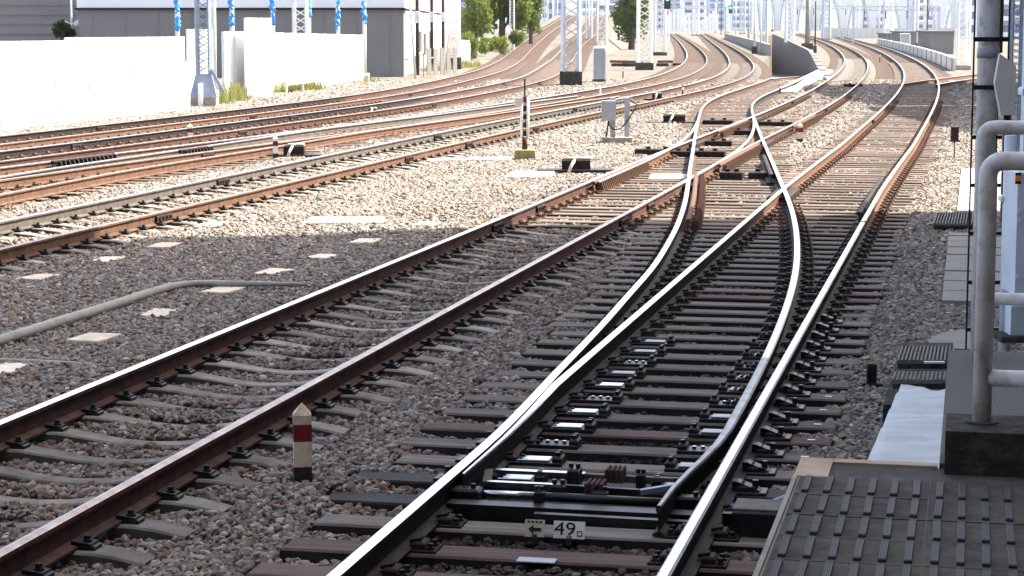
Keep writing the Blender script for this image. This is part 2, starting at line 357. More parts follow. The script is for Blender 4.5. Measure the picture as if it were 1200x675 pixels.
def in_view(x, y, m=1.6): return abs(x) < .24 * y * 1.02 + m + 2.4 and y > 5

def lay(track, path, ys, kind, ymax_single, ext=None, clips_to=30, mats=None, z=SLEEP_TOP, jit=0):
    """sleepers at the arc positions ys; ext(y)->(x0,x1) for timbers"""
    far = []; cache = {}
    for i, q in enumerate(ys):
        x, y, zz, tx, ty = path.at(q)
        if not in_view(x, y, 2.6 if kind == 'concrete' else 3.5): continue
        if kind == 'concrete':
            me = cache.get('c'); 
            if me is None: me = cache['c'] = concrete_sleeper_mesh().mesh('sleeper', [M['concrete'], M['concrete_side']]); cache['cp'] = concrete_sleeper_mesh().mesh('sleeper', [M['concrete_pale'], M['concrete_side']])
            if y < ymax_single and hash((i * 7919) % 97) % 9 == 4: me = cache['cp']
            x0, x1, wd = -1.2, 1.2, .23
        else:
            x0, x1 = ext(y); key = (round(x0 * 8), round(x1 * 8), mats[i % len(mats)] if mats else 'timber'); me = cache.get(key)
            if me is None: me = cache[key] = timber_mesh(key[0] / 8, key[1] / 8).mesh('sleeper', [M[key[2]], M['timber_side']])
            x0, x1 = key[0] / 8, key[1] / 8; wd = .24
        a = random.uniform(-jit, jit); ca, sa = math.cos(a), math.sin(a); tx, ty = tx * ca - ty * sa, tx * sa + ty * ca
        Mx = mtx(x, y, zz + z + random.uniform(-.004, .004) * (1 if jit else 0), tx, ty)
        block(x, y, tx, ty, x0 - .02, x1 + .02, wd)
        if y < ymax_single:
            o = put('sleeper', me, track, Mx)
            if y < clips_to:
                if kind == 'concrete':
                    for t in (-.75, .75):
                        for sx in (1, -1):
                            c = put('rail_clip', CLIP, o, Matrix.Translation((t, 0, 0)) @ Matrix.Diagonal((sx, 1, 1, 1)))
                else:
                    for t in (-.75, .75): put('rail_chair', CHAIR if y < 28 else CHAIR_R, o, Matrix.Translation((t, 0, 0)))
        else:
            v = np.array([p.co for p in me.vertices]); f = [tuple(p.vertices) for p in me.polygons]; far.append((v, f, np.array(Mx), me.materials[0]))
    by = {}
    for v, f, Mx, mm in far: by.setdefault(mm.name, []).append((v, f, Mx))
    for k, l in by.items(): joined('far_sleepers', l, bpy.data.materials[k], track)
def fastenings(track, path, ys, y0, y1, mesh, name='fastenings'):
    v = np.array([p.co for p in mesh.vertices]); f = [tuple(p.vertices) for p in mesh.polygons]; l = []
    for q in ys:
        x, y, z, tx, ty = path.at(q)
        if y0 <= y < y1 and in_view(x, y):
            for t in (-.75, .75):
                Mx = np.array(mtx(x + ty * t, y - tx * t, z + SLEEP_TOP, tx, ty)); l.append((v, f, Mx))
                if mesh is CLIP: l.append((v, [t_[::-1] for t_ in f], Mx @ np.diag([-1, 1, 1, 1])))
    if l: joined(name, l, mesh.materials[0], track)

# ------------------------------------------------------------------ ground, with the cutting the low track runs down into
GZ = -.27
Yt = np.linspace(101, 520, 40)
dcx = np.array([PD.xofy(min(y, 150)) + (PB.xofy(y) - PB.xofy(150)) * (y > 150) for y in Yt])
wall_x = np.array([np.interp(y, [101, 133, 200, 463, 520], [PD.xofy(101) + 2.0, 18.9, 27.6, 57, 63]) for y in Yt])
left_x = np.minimum(dcx - 1.9, wall_x - 3.6)
trench = [(x, y) for x, y in zip(left_x, Yt)] + [(x, y) for x, y in zip(wall_x[::-1], Yt[::-1])]
vs = [Vector((a, b)) for a, b in ((-4000, -400), (4000, -400), (4000, 8000), (-4000, 8000))] + [Vector(p) for p in trench]
eds = [(0, 1), (1, 2), (2, 3), (3, 0)] + [(4 + i, 4 + (i + 1) % len(trench)) for i in range(len(trench))]
cv, _, cf = geometry.delaunay_2d_cdt(vs, eds, [], 0, 1e-5)[:3]
def inside(p, poly):
    c = False; n = len(poly)
    for i in range(n):
        (x1, y1), (x2, y2) = poly[i], poly[(i + 1) % n]
        if (y1 > p[1]) != (y2 > p[1]) and p[0] < (x2 - x1) * (p[1] - y1) / (y2 - y1) + x1: c = not c
    return c
gm = MB()
for f in cf:
    c = sum((cv[i] for i in f), Vector((0, 0))) / len(f)
    if not inside(c, trench): gm.add([(cv[i][0], cv[i][1], GZ) for i in f], [tuple(range(len(f)))])
struct('ground', gm, M['earth'])
zf = GZ + ztr(Yt)
tf = MB()
for i in range(len(Yt) - 1):
    tf.add([(left_x[i], Yt[i], zf[i]), (wall_x[i], Yt[i], zf[i]), (wall_x[i+1], Yt[i+1], zf[i+1]), (left_x[i+1], Yt[i+1], zf[i+1])], [(0, 1, 2, 3)])
    tf.add([(left_x[i], Yt[i], zf[i]), (left_x[i+1], Yt[i+1], zf[i+1]), (left_x[i+1], Yt[i+1], GZ), (left_x[i], Yt[i], GZ)], [(0, 1, 2, 3)])
struct('cutting_floor', tf, M['earth'])
rw = empty('retaining_wall', (wall_x[0], Yt[0], GZ), 'long dark concrete retaining wall rising beside the sunken track', 'wall')
for i in range(len(Yt) - 1):
    b = MB(); x0, x1 = wall_x[i] - wall_x[0], wall_x[i+1] - wall_x[0]; y0, y1 = Yt[i] - Yt[0] + .02, Yt[i+1] - Yt[0] - .02
    top = .12 + .25 * min(1, i / 6); t_ = .35
    b.add([(x0 - .02, y0, zf[i] - GZ - .1), (x1 - .02, y1, zf[i+1] - GZ - .1), (x1 - .02, y1, top), (x0 - .02, y0, top), (x0 + t_, y0, zf[i] - GZ - .1), (x1 + t_, y1, zf[i+1] - GZ - .1), (x1 + t_, y1, top), (x0 + t_, y0, top)],
          [(0, 1, 2, 3), (7, 6, 5, 4), (3, 2, 6, 7), (0, 3, 7, 4), (1, 5, 6, 2)]); b.build('wall_panel', M['wall_dark'], rw)
# bank under the two tracks that climb away on the left
bk = MB(); Yb = np.linspace(150, 400, 26); pv = None
for y in Yb:
    z = float(zc(y)) + GZ + .015; xl = PF.xofy(y) - 3.0; xr = PE.xofy(y) + 2.6; h = z - GZ
    cur = [(xl - 1.5 * h - .01, y, GZ + .004), (xl, y, z), (xr, y, z), (xr + 1.2 * h + .01, y, GZ + .004)]
    if pv: 
        for j in range(3): bk.add([pv[j], pv[j+1], cur[j+1], cur[j]], [(0, 1, 2, 3)])
    pv = cur
struct('embankment', bk, M['earth'])

# low brown ballast beds under every track
def bed(path, y0, y1, hw=1.3, z=.012):
    p = path.clip(y0, y1); n = np.stack([p.T[:, 1], -p.T[:, 0]], 1); b = MB(); idx = list(range(0, len(p.P), 6)); V = []
    for i in idx:
        for d, dz in ((-hw - .5, 0), (-hw, z * 2), (hw, z * 2), (hw + .5, 0)): V.append((p.P[i, 0] + n[i, 0] * d, p.P[i, 1] + n[i, 1] * d, p.z[i] + GZ + dz + .003 + bed.k))
    bed.k += .004
    b.add(V, [(a * 4 + j, a * 4 + j + 1, a * 4 + j + 5, a * 4 + j + 4) for a in range(len(idx) - 1) for j in range(3)]); struct('ballast_bed', b, M['bed'])
bed.k = 0
for p_, a_, b_ in ((PA, 74, 600), (PB, 74, 600), (PG, 74, 600), (PP, 74, 600), (PE, 70, 400), (PF, 70, 400), (PD, 74, 100)): bed(p_, a_, b_)
# ------------------------------------------------------------------ the tracks
PG_ = lambda p, d, a, b: p.off(d).clip(a, b)
# A: main track with the turnout
TA = empty('railway_track', (0, 0, 0), 'straight main track with polished rails running away from the platform edge', 'track')
AL, AR = PA.off(-.75), PA.off(.75)
DL, DR = PD.off(-.75), PD.off(.75)
# left stock rail: straight to the switch, then bends away with the diverging route
DLm = Path(smooth_xy(rail_px([(610, 476), (663, 423), (711, 373), (741, 338), (766, 312), (794, 264), (805, 230), (811.6, 183), (816, 150), (819, 138)]), 13.5, 60, 900, 51))
_w = np.clip((DL.P[:, 1] - 24) / 14, 0, 1)
_x = np.interp(DL.P[:, 1], DLm.P[:, 1], DLm.P[:, 0]); DLb = Path(np.stack([_x * (1 - _w) + DL.P[:, 0] * _w, DL.P[:, 1]], 1), DL.z)
k0 = AL.clip(4, 12.6); k1 = DLb.clip(15.8, 110); 
mid = np.linspace(0, 1, 24)[1:-1]; p0, p1 = k0.P[-1], k1.P[0]; t0, t1 = k0.T[-1], k1.T[0]; Ls = np.linalg.norm(p1 - p0)
hm = np.array([(2*u**3 - 3*u**2 + 1) * p0 + (u**3 - 2*u**2 + u) * Ls * t0 + (-2*u**3 + 3*u**2) * p1 + (u**3 - u**2) * Ls * t1 for u in mid])
kk = DLb.clip(15.8, 230)
STOCK = Path(np.concatenate([k0.P, hm, kk.P]), np.concatenate([np.zeros(len(k0.P) + len(hm)), kk.z]))
rail(AR.clip(4, 27.5), TA, 'polish', 'rust_dark', name='stock_rail'); rail(AR.clip(27.4, 70), TA, 'polish', 'rust'); rail(AR.clip(69.5, 600), TA, 'polish', 'rust_brown')  # side colours carry shade: near length in shadow, far length turned from the sun
TD = empty('diverging_track', (0, 0, 0), 'track curving left out of the turnout and cutting across its neighbour', 'track')
rail(STOCK.clip(4, 27), TD, 'polish', 'rust_dark', name='stock_rail'); rail(STOCK.clip(26.9, 300), TD, 'polish', 'rust_brown')  # near length has its shadow painted into the side colour
# straight switch rail (closed against the stock rail), offset to the inside at its tip
q = AL.clip(11.9, 600); Nn = np.stack([q.T[:, 1], -q.T[:, 0]], 1)
stx = np.interp(q.P[:, 1], STOCK.P[:, 1], STOCK.P[:, 0])
gap = (q.P[:, 0] - stx); shift = np.clip(.072 - gap, 0, None) * (q.P[:, 1] < 20)
bl = Path(q.P + Nn * shift[:, None], q.z)
rail(bl.clip(27.6, 70), TA, 'polish', 'rust'); rail(bl.clip(69.5, 600), TA, 'polish', 'rust_brown'); rail(bl.clip(8, 27.8), TA, 'polish', 'rust_dark', name='switch_rail', w0=lambda s: min(1, .25 + s * .25))  # side tones darkened for shade here too, near and far
# curved switch rail standing open on the right
d0 = DR.clip(13.2, 230); tip = np.array(px(772, 592)[:2]); p1, t1 = d0.P[0], d0.T[0]; t0 = np.array([.20, 1.]); t0 /= np.linalg.norm(t0); Ls = np.linalg.norm(p1 - tip)
u_ = np.linspace(0, 1, 20)[:-1]
hm = np.array([(2*u**3 - 3*u**2 + 1) * tip + (u**3 - 2*u**2 + u) * Ls * t0 + (-2*u**3 + 3*u**2) * p1 + (u**3 - u**2) * Ls * t1 for u in u_])
BLADE = Path(np.concatenate([hm, d0.P]), np.concatenate([np.zeros(len(hm)), d0.z]))
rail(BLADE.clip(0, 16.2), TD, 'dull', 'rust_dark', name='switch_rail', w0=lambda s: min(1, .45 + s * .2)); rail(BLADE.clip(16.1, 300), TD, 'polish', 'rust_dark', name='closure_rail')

s0 = PA.sofy(11.25); AS = np.arange(s0 - .56 * 12, PA.sofy(150), .56)
def extA(y):
    l = -1.36
    if y > 13: 
        dl = (PD.xofy(y) - PA.xofy(y)) * .977 - .75
        l = min(l, max(dl - .58, -2.9))
    if y > 31.5: l = -1.3
    if 11.6 < y < 12.6: return (-1.5, 1.9)
    return (l, 1.2)
am = ['timber', 'timber', 'timber', 'timber', 'timber_red', 'timber', 'timber']
am = [('timber_oil' if 11.6 < PA.at(q)[1] < 12.6 else ('timber_red' if PA.at(q)[1] < 11 else ('timber_red' if i % 13 == 4 else 'timber'))) if PA.at(q)[1] < 27.5 else ('timber_grey', 'timber_red', 'timber_grey')[i % 3] for i, q in enumerate(AS)]
lay(TA, PA, AS, 'timber', 75, extA, 40, am, jit=.006)
fastenings(TA, PA, AS, 40, 75, CHAIR_R)
# extra chairs where the diverging rails cross the long timbers
for q in AS:
    x, y, z, tx, ty = PA.at(q)
    if 14.2 < y < 32:
        for P_ in (STOCK, BLADE):
            xx = np.interp(y, P_.P[:, 1], P_.P[:, 0]); t = (xx - x) * ty
            if t > -2.7 and t < .62 and abs(t + .75) > .16: put('rail_chair', CHAIR if y < 28 else CHAIR_R, TD, mtx(x + ty * t, y - tx * t, SLEEP_TOP, tx, ty))
# B: the track left of it, concrete sleepers, timbers through the crossing
TB = empty('railway_track', (0, 0, 0), 'rusty middle track on bowed concrete sleepers left of the turnout', 'track')
rail(PB.off(-.75).clip(7, 600), TB, 'polish', 'rust_brown'); rail(PB.off(.75).clip(7, 600), TB, 'semi', 'rust_brown')
sb = PB.sofy(28.2); BS1 = np.arange(PB.sofy(7.5), sb, .6); BS2 = np.arange(sb + .58, PB.sofy(62), .58); BS3 = np.arange(PB.sofy(62) + .6, PB.sofy(170), .6)
lay(TB, PB, BS1, 'concrete', 40, clips_to=31)
def extB(y):
    r = 1.2
    if y > 29: r = max(1.2, min(3.2, (PD.xofy(y) - PB.xofy(y)) * .97 + .75 + .5)) if y < 56 else 1.2
    return (-1.25, r)
lay(TB, PB, BS2, 'timber', 62, extB, 45, ['timber_grey', 'timber_grey', 'timber_red', 'timber_grey'], jit=.006)
lay(TB, PB, BS3, 'concrete', 90, clips_to=0); fastenings(TB, PB, np.concatenate([BS2, BS3]), 45, 80, CHAIR_R)
# D beyond the crossing
DS = np.arange(PD.sofy(56), PD.sofy(125), .58)
lay(TD, PD, DS, 'timber', 80, lambda y: (-1.2, 1.2), 0, ['timber_grey', 'timber_red'], jit=.006)
# slip rails inside the crossing
def px_rail(pts, parent, head='polish', side='rust', wd=41, **k):
    p = rail_px(pts); return rail(Path(smooth_xy(p, min(a[1] for a in p), max(a[1] for a in p), 200, wd)), parent, head, side, name='slip_rail', **k)
px_rail([(700, 212.5), (760, 186.5), (797, 167.5), (812, 153), (817.5, 141)], TB); px_rail([(790, 217.5), (835, 193), (868, 174), (882, 157.5), (884.5, 145), (882, 134)], TB)
# left tracks
def plain(label, path, y0, y1, heads, sides, spacing, kind, ysing, clip, ys0, ys1, ext=None, mats=None):
    t = empty('railway_track', (0, 0, 0), label, 'track')
    for d, h, sd in ((-.75, heads[0], sides[0]), (.75, heads[1], sides[1])): rail(path.off(d).clip(y0, 76), t, h, sd); rail(path.off(d).clip(75.4, y1), t, h, 'rust_brown')  # far lengths get darker sides, painting the flank turned from the sun
    ss = np.arange(path.sofy(ys0), path.sofy(ys1), spacing)
    lay(t, path, ss, kind, ysing, ext, 0, mats); fastenings(t, path, ss, ys0, clip, CLIP if kind == 'concrete' else CHAIR_R, 'rail_clips')
    return t
TG = plain('left track with one grey and one orange rusted rail across the pale ballast', PG, 12, 600, ('polish', 'semi'), ('rust_grey', 'rust'), .62, 'concrete', 62, 75, 12.5, 150)
TP = plain('track of interlaced rails between the orange railed track and the dark railed one', PP, 24, 600, ('polish', 'semi'), ('rust', 'rust'), .6, 'timber', 60, 70, 24.5, 150, lambda y: (-1.25, 2.3 if y < 62 else 1.2), ['timber_grey', 'timber_red'])
TM = empty('turnout_track', (0, 0, 0), 'joining track interlaced with the left tracks beside a red and white post', 'track')
rail(PM.off(.75), TM, 'semi', 'rust'); rail(PM.off(-.75), TM, 'polish', 'rust_grey')
TE = plain('second track from the white fence with dark sided rails', PE, 26, 400, ('polish', 'semi'), ('rust_dark', 'rust_brown'), .6, 'timber', 60, 70, 26.5, 160, lambda y: (-1.2, 1.2), ['timber_grey', 'timber_red'])
TF = plain('outermost left track running along the foot of the white fence', PF, 30, 400, ('semi', 'semi'), ('rust_dark', 'rust'), .6, 'timber', 65, 75, 30.5, 160, lambda y: (-1.2, 1.2), ['timber_red', 'timber_grey'])
TS = empty('siding_track', (0, 0, 0), 'siding rails joining the main track from the right beyond the pole', 'track')
rail(PS.off(-.75), TS, 'semi', 'rust'); rail(PS.off(.75), TS, 'polish', 'rust_brown')
ss = np.arange(1, PS.L, .6); lay(TS, PS, ss, 'timber', 130, lambda y: (-1.2, 1.2), 0, ['timber_grey'])

# ------------------------------------------------------------------ ballast: real stones, scattered once
plat_edge = lambda y: .995 + math.tan(R(12.2)) * (y - 7.38)
def scatter(y0, y1, dens, size):
    
    A_ = .25 * (y1**2 - y0**2) + 6.4 * (y1 - y0); n = int(A_ * dens)
    qa, qb = .25, 6.4; cc = qa * y0**2 + qb * y0 + rng.random(n) * A_; Y = (-qb + np.sqrt(qb**2 + 4 * qa * cc)) / (2 * qa); X = rng.uniform(-1, 1, n) * (.25 * Y + 3.2)
    i = ((X - GX0) / GC).astype(int); j = ((Y - GY0) / GC).astype(int)
    k = (i >= 0) & (j >= 0) & (i < GRID.shape[0]) & (j < GRID.shape[1]); i = np.clip(i, 0, GRID.shape[0] - 1); j = np.clip(j, 0, GRID.shape[1] - 1)
    k &= ~GRID[i, j]
    k &= X < (.995 + .2162 * (Y - 7.38) + np.where(Y < 7.8, 0, np.where(Y < 13.6, .66, np.where(Y < 30, 1.75, 40))))
    X, Y = X[k], Y[k]; n = len(X)
    # distance to the nearest track centre line
    dist = np.full(n, 9.0); da = np.full(n, 9.0)
    for T_ in TRACKS:
        xc = np.interp(Y, T_.P[:, 1], T_.P[:, 0], left=99, right=99); sl = np.interp(Y, T_.P[:, 1], np.abs(T_.T[:, 1])); d = np.abs(X - xc) * sl
        dist = np.minimum(dist, d)
        if T_ is PA: da = d
    wob = .02 * np.sin(X * 2.1 + Y * 1.3) + .02 * np.sin(X * .9 - Y * 2.3)
    lvl = np.where(dist < 1.15, -.222, -.205) + wob * .6 - np.where(da < 1.0, .012, 0) * (Y < 32)
    lvl = np.where((dist > 1.3) & (dist < 1.6), lvl + .015, lvl)
    Z = lvl - rng.uniform(0, .03, n) + (rng.random(n) < .08) * .015
    s = size * rng.lognormal(0, .22, n); s = np.clip(s, size * .5, size * 1.7)
    scl = np.stack([s * rng.uniform(.8, 1.35, n), s * rng.uniform(.7, 1.1, n), s * rng.uniform(.55, .9, n)], 1)
    rot = np.stack([rng.uniform(-.7, .7, n), rng.uniform(-.7, .7, n), rng.uniform(0, 6.28, n)], 1)
    pal = np.array([[.155, .15, .155], [.19, .18, .17], [.12, .115, .118], [.17, .135, .115], [.24, .22, .195], [.135, .095, .08], [.175, .185, .21], [.30, .285, .265]])
    pg = np.array([.22, .2, .17, .12, .11, .06, .08, .04]); pr = np.array([.10, .14, .17, .27, .08, .20, .01, .03])
    g = np.clip((1.6 - dist) / .7, 0, 1) * .62 + .14; g = np.where(Y > 33, g * .8, g)
    fresh = np.clip(1 - np.hypot(X + .9, (Y - 10.2)) / 1.9, 0, 1); g = g * (1 - fresh)          # a patch of newer, greyer stone by the near post
    g = np.maximum(g, np.clip(1 - np.hypot((X - .6) / 2.0, (Y - 21) / 6) , 0, 1) * .9)
    ia = rng.choice(8, n, p=pg); ib = rng.choice(8, n, p=pr); idx = np.where(rng.random(n) < g, ib, ia)
    c = pal[idx] * rng.uniform(.75, 1.3, n)[:, None]
    c *= (1 - .14 * g)[:, None] * np.array([1.07, 1.0, .92]) * 1.2
    rr = np.zeros(n)
    for T_ in TRACKS:
        xc = np.interp(Y, T_.P[:, 1], T_.P[:, 0], left=99, right=99); dd = np.abs(np.abs(X - xc) - .75); rr = np.maximum(rr, np.clip(1 - dd / .38, 0, 1))
    c = c * (1 - rr[:, None] * .5) + np.array([.075, .047, .036]) * rr[:, None] * .5
    oil = np.clip(1 - np.hypot((X - .25 - .215 * (Y - 12)) / 1.1, (Y - 12.6) / 2.6), 0, 1)[:, None]; c = c * (1 - .85 * np.minimum(1, oil * 2)); c = np.where(((da < 1.0) & (Y < 30))[:, None], c * .5, c)  # oil round the points; gap shade painted on stones between the near rails
    return np.stack([X, Y, Z], 1), rot, scl, c
# keep the stones clear of lids, slabs and bases laid in the ballast
def clear_rect(c, dx, dy, rz): block(c[0], c[1], -math.sin(rz), math.cos(rz), -dx / 2, dx / 2, dy)

# ------------------------------------------------------------------ turnout ironwork
def afr(s, t, z): p = A2(s, t); return (p[0], p[1], z)
def a_mtx(s, t, z): x, y = A2(s, t); return mtx(x, y, z, dA[0], dA[1])
def text_mesh(txt, size, material, name):
    cu = bpy.data.curves.new(name, 'FONT'); cu.body = txt; cu.size = size; cu.extrude = .0008; cu.align_x = 'CENTER'; cu.align_y = 'CENTER'; cu.resolution_u = 3
    o = bpy.data.objects.new(name, cu); col.objects.link(o); bpy.context.view_layer.update()
    me = bpy.data.meshes.new_from_object(o.evaluated_get(bpy.context.evaluated_depsgraph_get())); bpy.data.objects.remove(o)
    me.materials.clear(); me.materials.append(material); return me
# slide plates under the two switch rails, and braces outside the stock rails
b = MB(); b.bbox((.0, 0, .012), (.46, .17, .024), .004); SLB = b.mesh('slide_chair', [M['black']])
b = MB(); b.bbox((0, 0, .03), (.20, .125, .014), .004); SLT = b.mesh('slide_surface', [M['slide']]); SLD = SLT.copy(); SLD.materials[0] = M['dull']
b = MB(); b.bbox((0, 0, .035), (.06, .13, .05), .012); b.cyl((0, -.03, .05), .018, .035, 6); b.cyl((0, .03, .05), .018, .035, 6); SLK = b.mesh('stop_block', [M['black']])
b = MB(); b.add([(0, -.05, 0), (.20, -.05, 0), (.15, -.05, .03), (.03, -.05, .075), (0, -.05, .075), (0, .05, 0), (.20, .05, 0), (.15, .05, .03), (.03, .05, .075), (0, .05, .075)],
                [(0, 1, 2, 3, 4), (9, 8, 7, 6, 5), (0, 5, 6, 1), (1, 6, 7, 2), (2, 7, 8, 3), (3, 8, 9, 4)]); b.cyl((.13, 0, .03), .02, .05, 6); b.bbox((.10, 0, .01), (.2, .16, .02), .004)
BRC = b.mesh('rail_brace', [M['black']])
for k in range(0, 14):
    s = 1.526 + .56 * (k + 2)
    for sg in (-1, 1):
        t = sg * .75
        if k < 11:
            c = put('slide_chair', SLB, TA, a_mtx(s, t - sg * .20, SLEEP_TOP)); 
            if k % 3 != 2: put('slide_surface', SLT if sg < 0 and k in (0, 1, 3, 4, 6) else SLD, c, Matrix.Translation((-sg * .05, 0, 0)))
            else:
                bb = MB()
                for i in range(3): bb.cyl((-sg * (.02 + .055 * i), .012 * (i % 2), .02), .014, .02, 6)
                bb.build('plate_bolts', M['slide'], c)
            put('stop_block', SLK, c, Matrix.Translation((-sg * .20, 0, 0)))
        put('rail_brace', BRC, TA, a_mtx(s, t + sg * .04, SLEEP_TOP) @ Matrix.Diagonal((sg, 1, 1, 1)))
# rodding between the switch rails
PM_ = empty('point_rodding', afr(2.3, 0, SLEEP_TOP), 'greasy black rods and brackets joining the two switch rails', 'rodding', rz=-hA)
def loc(s, t, z): return (t, s - 2.3, z - SLEEP_TOP)
def rod(name, a, b_, w_, h_, m_): return MB().beam(loc(*a), loc(*b_), w_, h_).build(name, M[m_], PM_)
rod('stretcher_bar', (2.62, -.62, -.105), (2.62, -.08, -.105), .055, .022, 'slide'); rod('stretcher_bar', (2.62, -.08, -.107), (2.60, .50, -.107), .055, .022, 'rust_grey')
rod('lock_rod', (2.30, -.60, -.115), (2.30, -.20, -.115), .04, .035, 'slide'); rod('lock_rod', (2.62, -.66, -.11), (2.30, -.60, -.115), .05, .03, 'rust_grey'); rod('lock_rod', (2.30, -.20, -.115), (2.26, .30, -.115), .035, .035, 'black'); rod('lock_rod', (2.26, .30, -.115), (2.45, .47, -.115), .035, .03, 'mastfoot')
MB().tube([loc(2.06, -.66, -.12), loc(2.06, -.26, -.12)], .022, 10).build('drive_rod', M['slide'], PM_, True); MB().tube([loc(2.06, -.26, -.12), loc(2.04, .52, -.12)], .026, 10).build('drive_rod', M['black'], PM_, True)
rod('rod_cover', (1.86, -.72, -.17), (1.86, .70, -.17), .12, .09, 'black'); rod('rod_cover', (1.72, -.2, -.16), (1.70, .70, -.16), .05, .05, 'black')
MB().beam(loc(1.86, .82, -.15), loc(1.86, 1.6, -.15), .05, .07).build('drive_bar', M['black'], PM_)
for (s, t, sx, sy, sz, z) in ((2.50, -.12, .07, .12, .10, -.09), (2.16, -.15, .08, .08, .07, -.10), (2.02, -.68, .22, .12, .08, -.12), (1.95, -.22, .05, .07, .16, -.14), (2.5, .27, .05, .06, .09, -.10), (2.05, .60, .16, .09, .07, -.11), (2.1, .1, .09, .06, .06, -.11), (2.3, .52, .06, .06, .07, -.09)):
    bb = MB(); bb.bbox(loc(s, t, z), (sx, sy, sz), .012)
    for i in (-1, 1):
        p = loc(s, t, z); bb.cyl((p[0] + i * sx * .3, p[1], p[2] + sz / 2), .015, .025, 6)
    bb.build('rod_bracket', M['black'], PM_)
for (s, t) in ((2.56, .07), (2.17, .02)):
    for i in range(4): MB().bbox((loc(s, t + i * .028, 0)[0], loc(s, t, 0)[1], .095), (.02, .15, .08), .006).build('gland_rib', M['rust_brown'], PM_)
# switch machine cover tucked under the platform
mc = empty('switch_machine', afr(1.72, 1.35, -.2), 'grey topped switch machine tucked under the platform edge', 'machine', rz=-hA)
MB().bbox((.05, 0, .06), (1.0, .30, .20), .01).build('case', M['black'], mc); MB().bbox((.05, 0, .166), (1.0, .26, .012), .004).build('cover_plate', M['rust_grey'], mc)
MB().tube([(-.5, .28, .08), (-.3, .30, .10), (-.15, .33, .16), (.1, .33, .17), (.4, .33, .12)], .022, 8).build('drive_arm', M['mastfoot'], mc, True)
# signs on the timber
def sign(px_, py, w_, h_, label, body, name='number_sign'):
    p = pxd(px_, py, 11.06); e = empty(name, p, label, 'sign', rz=-hA + .02); e.rotation_euler = (R(-14), 0, -hA + .02)
    MB().box((0, .003, 0), (w_, .006, h_)).build('plate', body, e); MB().box((0, .05, -h_ / 2 - .01), (.03, .10, .05)).build('bracket', M['black'], e); return e
FRT = Matrix.Rotation(R(90), 4, 'X')
e = sign(667, 621, .168, .092, 'white plate reading 49 standing on a sleeper of the turnout', M['white'])
put('numerals', text_mesh('49', .098, M['ink'], 'numerals'), e, Matrix.Translation((-.022, -.0015, .002)) @ FRT @ Matrix.Diagonal((1.22, 1, 1, 1)))
bb = MB(); 
for (cx, cz, sx, sz) in ((.057, -.006, .028, .004), (.057, -.030, .028, .004), (.045, -.018, .004, .022), (.069, -.018, .004, .022)): bb.box((cx, -.0015, cz), (sx, .002, sz))
bb.build('square_mark', M['ink'], e)
e = sign(626.5, 619, .105, .092, 'small cream plate with a black arrow pointing left', M['cream'], 'arrow_sign')
bb = MB(); bb.add([(-.035, -.002, -.006), (-.006, -.002, .018), (-.006, -.002, -.030)], [(0, 2, 1)]); bb.box((.015, -.002, -.006), (.042, .002, .017)); bb.build('arrow', M['ink'], e)
bb = MB(); [bb.box((-.034 + .022 * i, -.002, .034), (.013, .002, .010), ) for i in range(4)]; bb.build('small_print', M['ink'], e)
p = px(629, 656.5, SLEEP_TOP + .004); MB().bbox((p[0], p[1], SLEEP_TOP + .004), (.20, .09, .006), .002, -hA).build('number_plate', M['grey_paint'], TA)
# white end marks on the nearest sleepers
for k in range(2, 9): MB().box((0, 0, .001), (.05, .028, .002)).build('end_mark', M['white'], TA).matrix_local = a_mtx(1.526 + .56 * k, 1.12, SLEEP_TOP + .001)
# check rails with ribs
def check(path, y0, y1, side, parent, ribs, d=.115, rib_side=1):
    p = path.off(d).clip(y0, y1); o = rail(p, parent, side, side, name='check_rail', zo=.012)
    if ribs:
        for q in np.arange(.1, p.L, .17):
            x, y, z, tx, ty = p.at(q); MB().box((rib_side * .10, 0, -.075), (.14, .035, .13), top=(.4, 1)).build('rib', M[side], o).matrix_local = mtx(x, y, z, tx, ty)
check(AR, 28.6, 35.5, 'rust_dark', TA, False, -.115); check(STOCK, 27.6, 36.5, 'rust', TD, True); check(PB.off(-.75), 34.2, 39.6, 'rust', TB, True)
check(PB.off(.75), 38.5, 45.5, 'rust', TB, True, .115); check(PB.off(-.75), 50.5, 57, 'rust', TB, True, .115); check(PB.off(.75), 53, 60, 'rust', TB, True, .13)
check(DR, 36, 41.5, 'rust_dark', TD, False, -.115); check(PP.off(-.75), 39.5, 42, 'rust_dark', TP, True); check(PM.off(-.75), 43, 44.5, 'rust_dark', TM, True, .13)
# crossing castings where rails meet
def casting(pa, pb, ya, yb, parent, label=None):
    yy = np.linspace(ya, yb, 400); g = np.interp(yy, pa.P[:, 1], pa.P[:, 0]) - np.interp(yy, pb.P[:, 1], pb.P[:, 0]); i = int(np.argmin(np.abs(g))); y = yy[i]
    x = float(np.interp(y, pa.P[:, 1], pa.P[:, 0])); s = pa.sofy(y); _, _, _, tx, ty = pa.at(s)
    MB().bbox((0, 0, -.115), (.34, 1.9, .10), .02).build('crossing_casting', M['rust_dark'], parent).matrix_local = mtx(x, y, 0, tx, ty)
    return x, y
casting(AL, DR, 26, 40, TA); casting(PB.off(.75), STOCK, 28, 48, TB); casting(PB.off(-.75), STOCK, 42, 64, TB); casting(PB.off(.75), DR, 40, 60, TB); casting(PB.off(-.75), DR, 50, 75, TB)
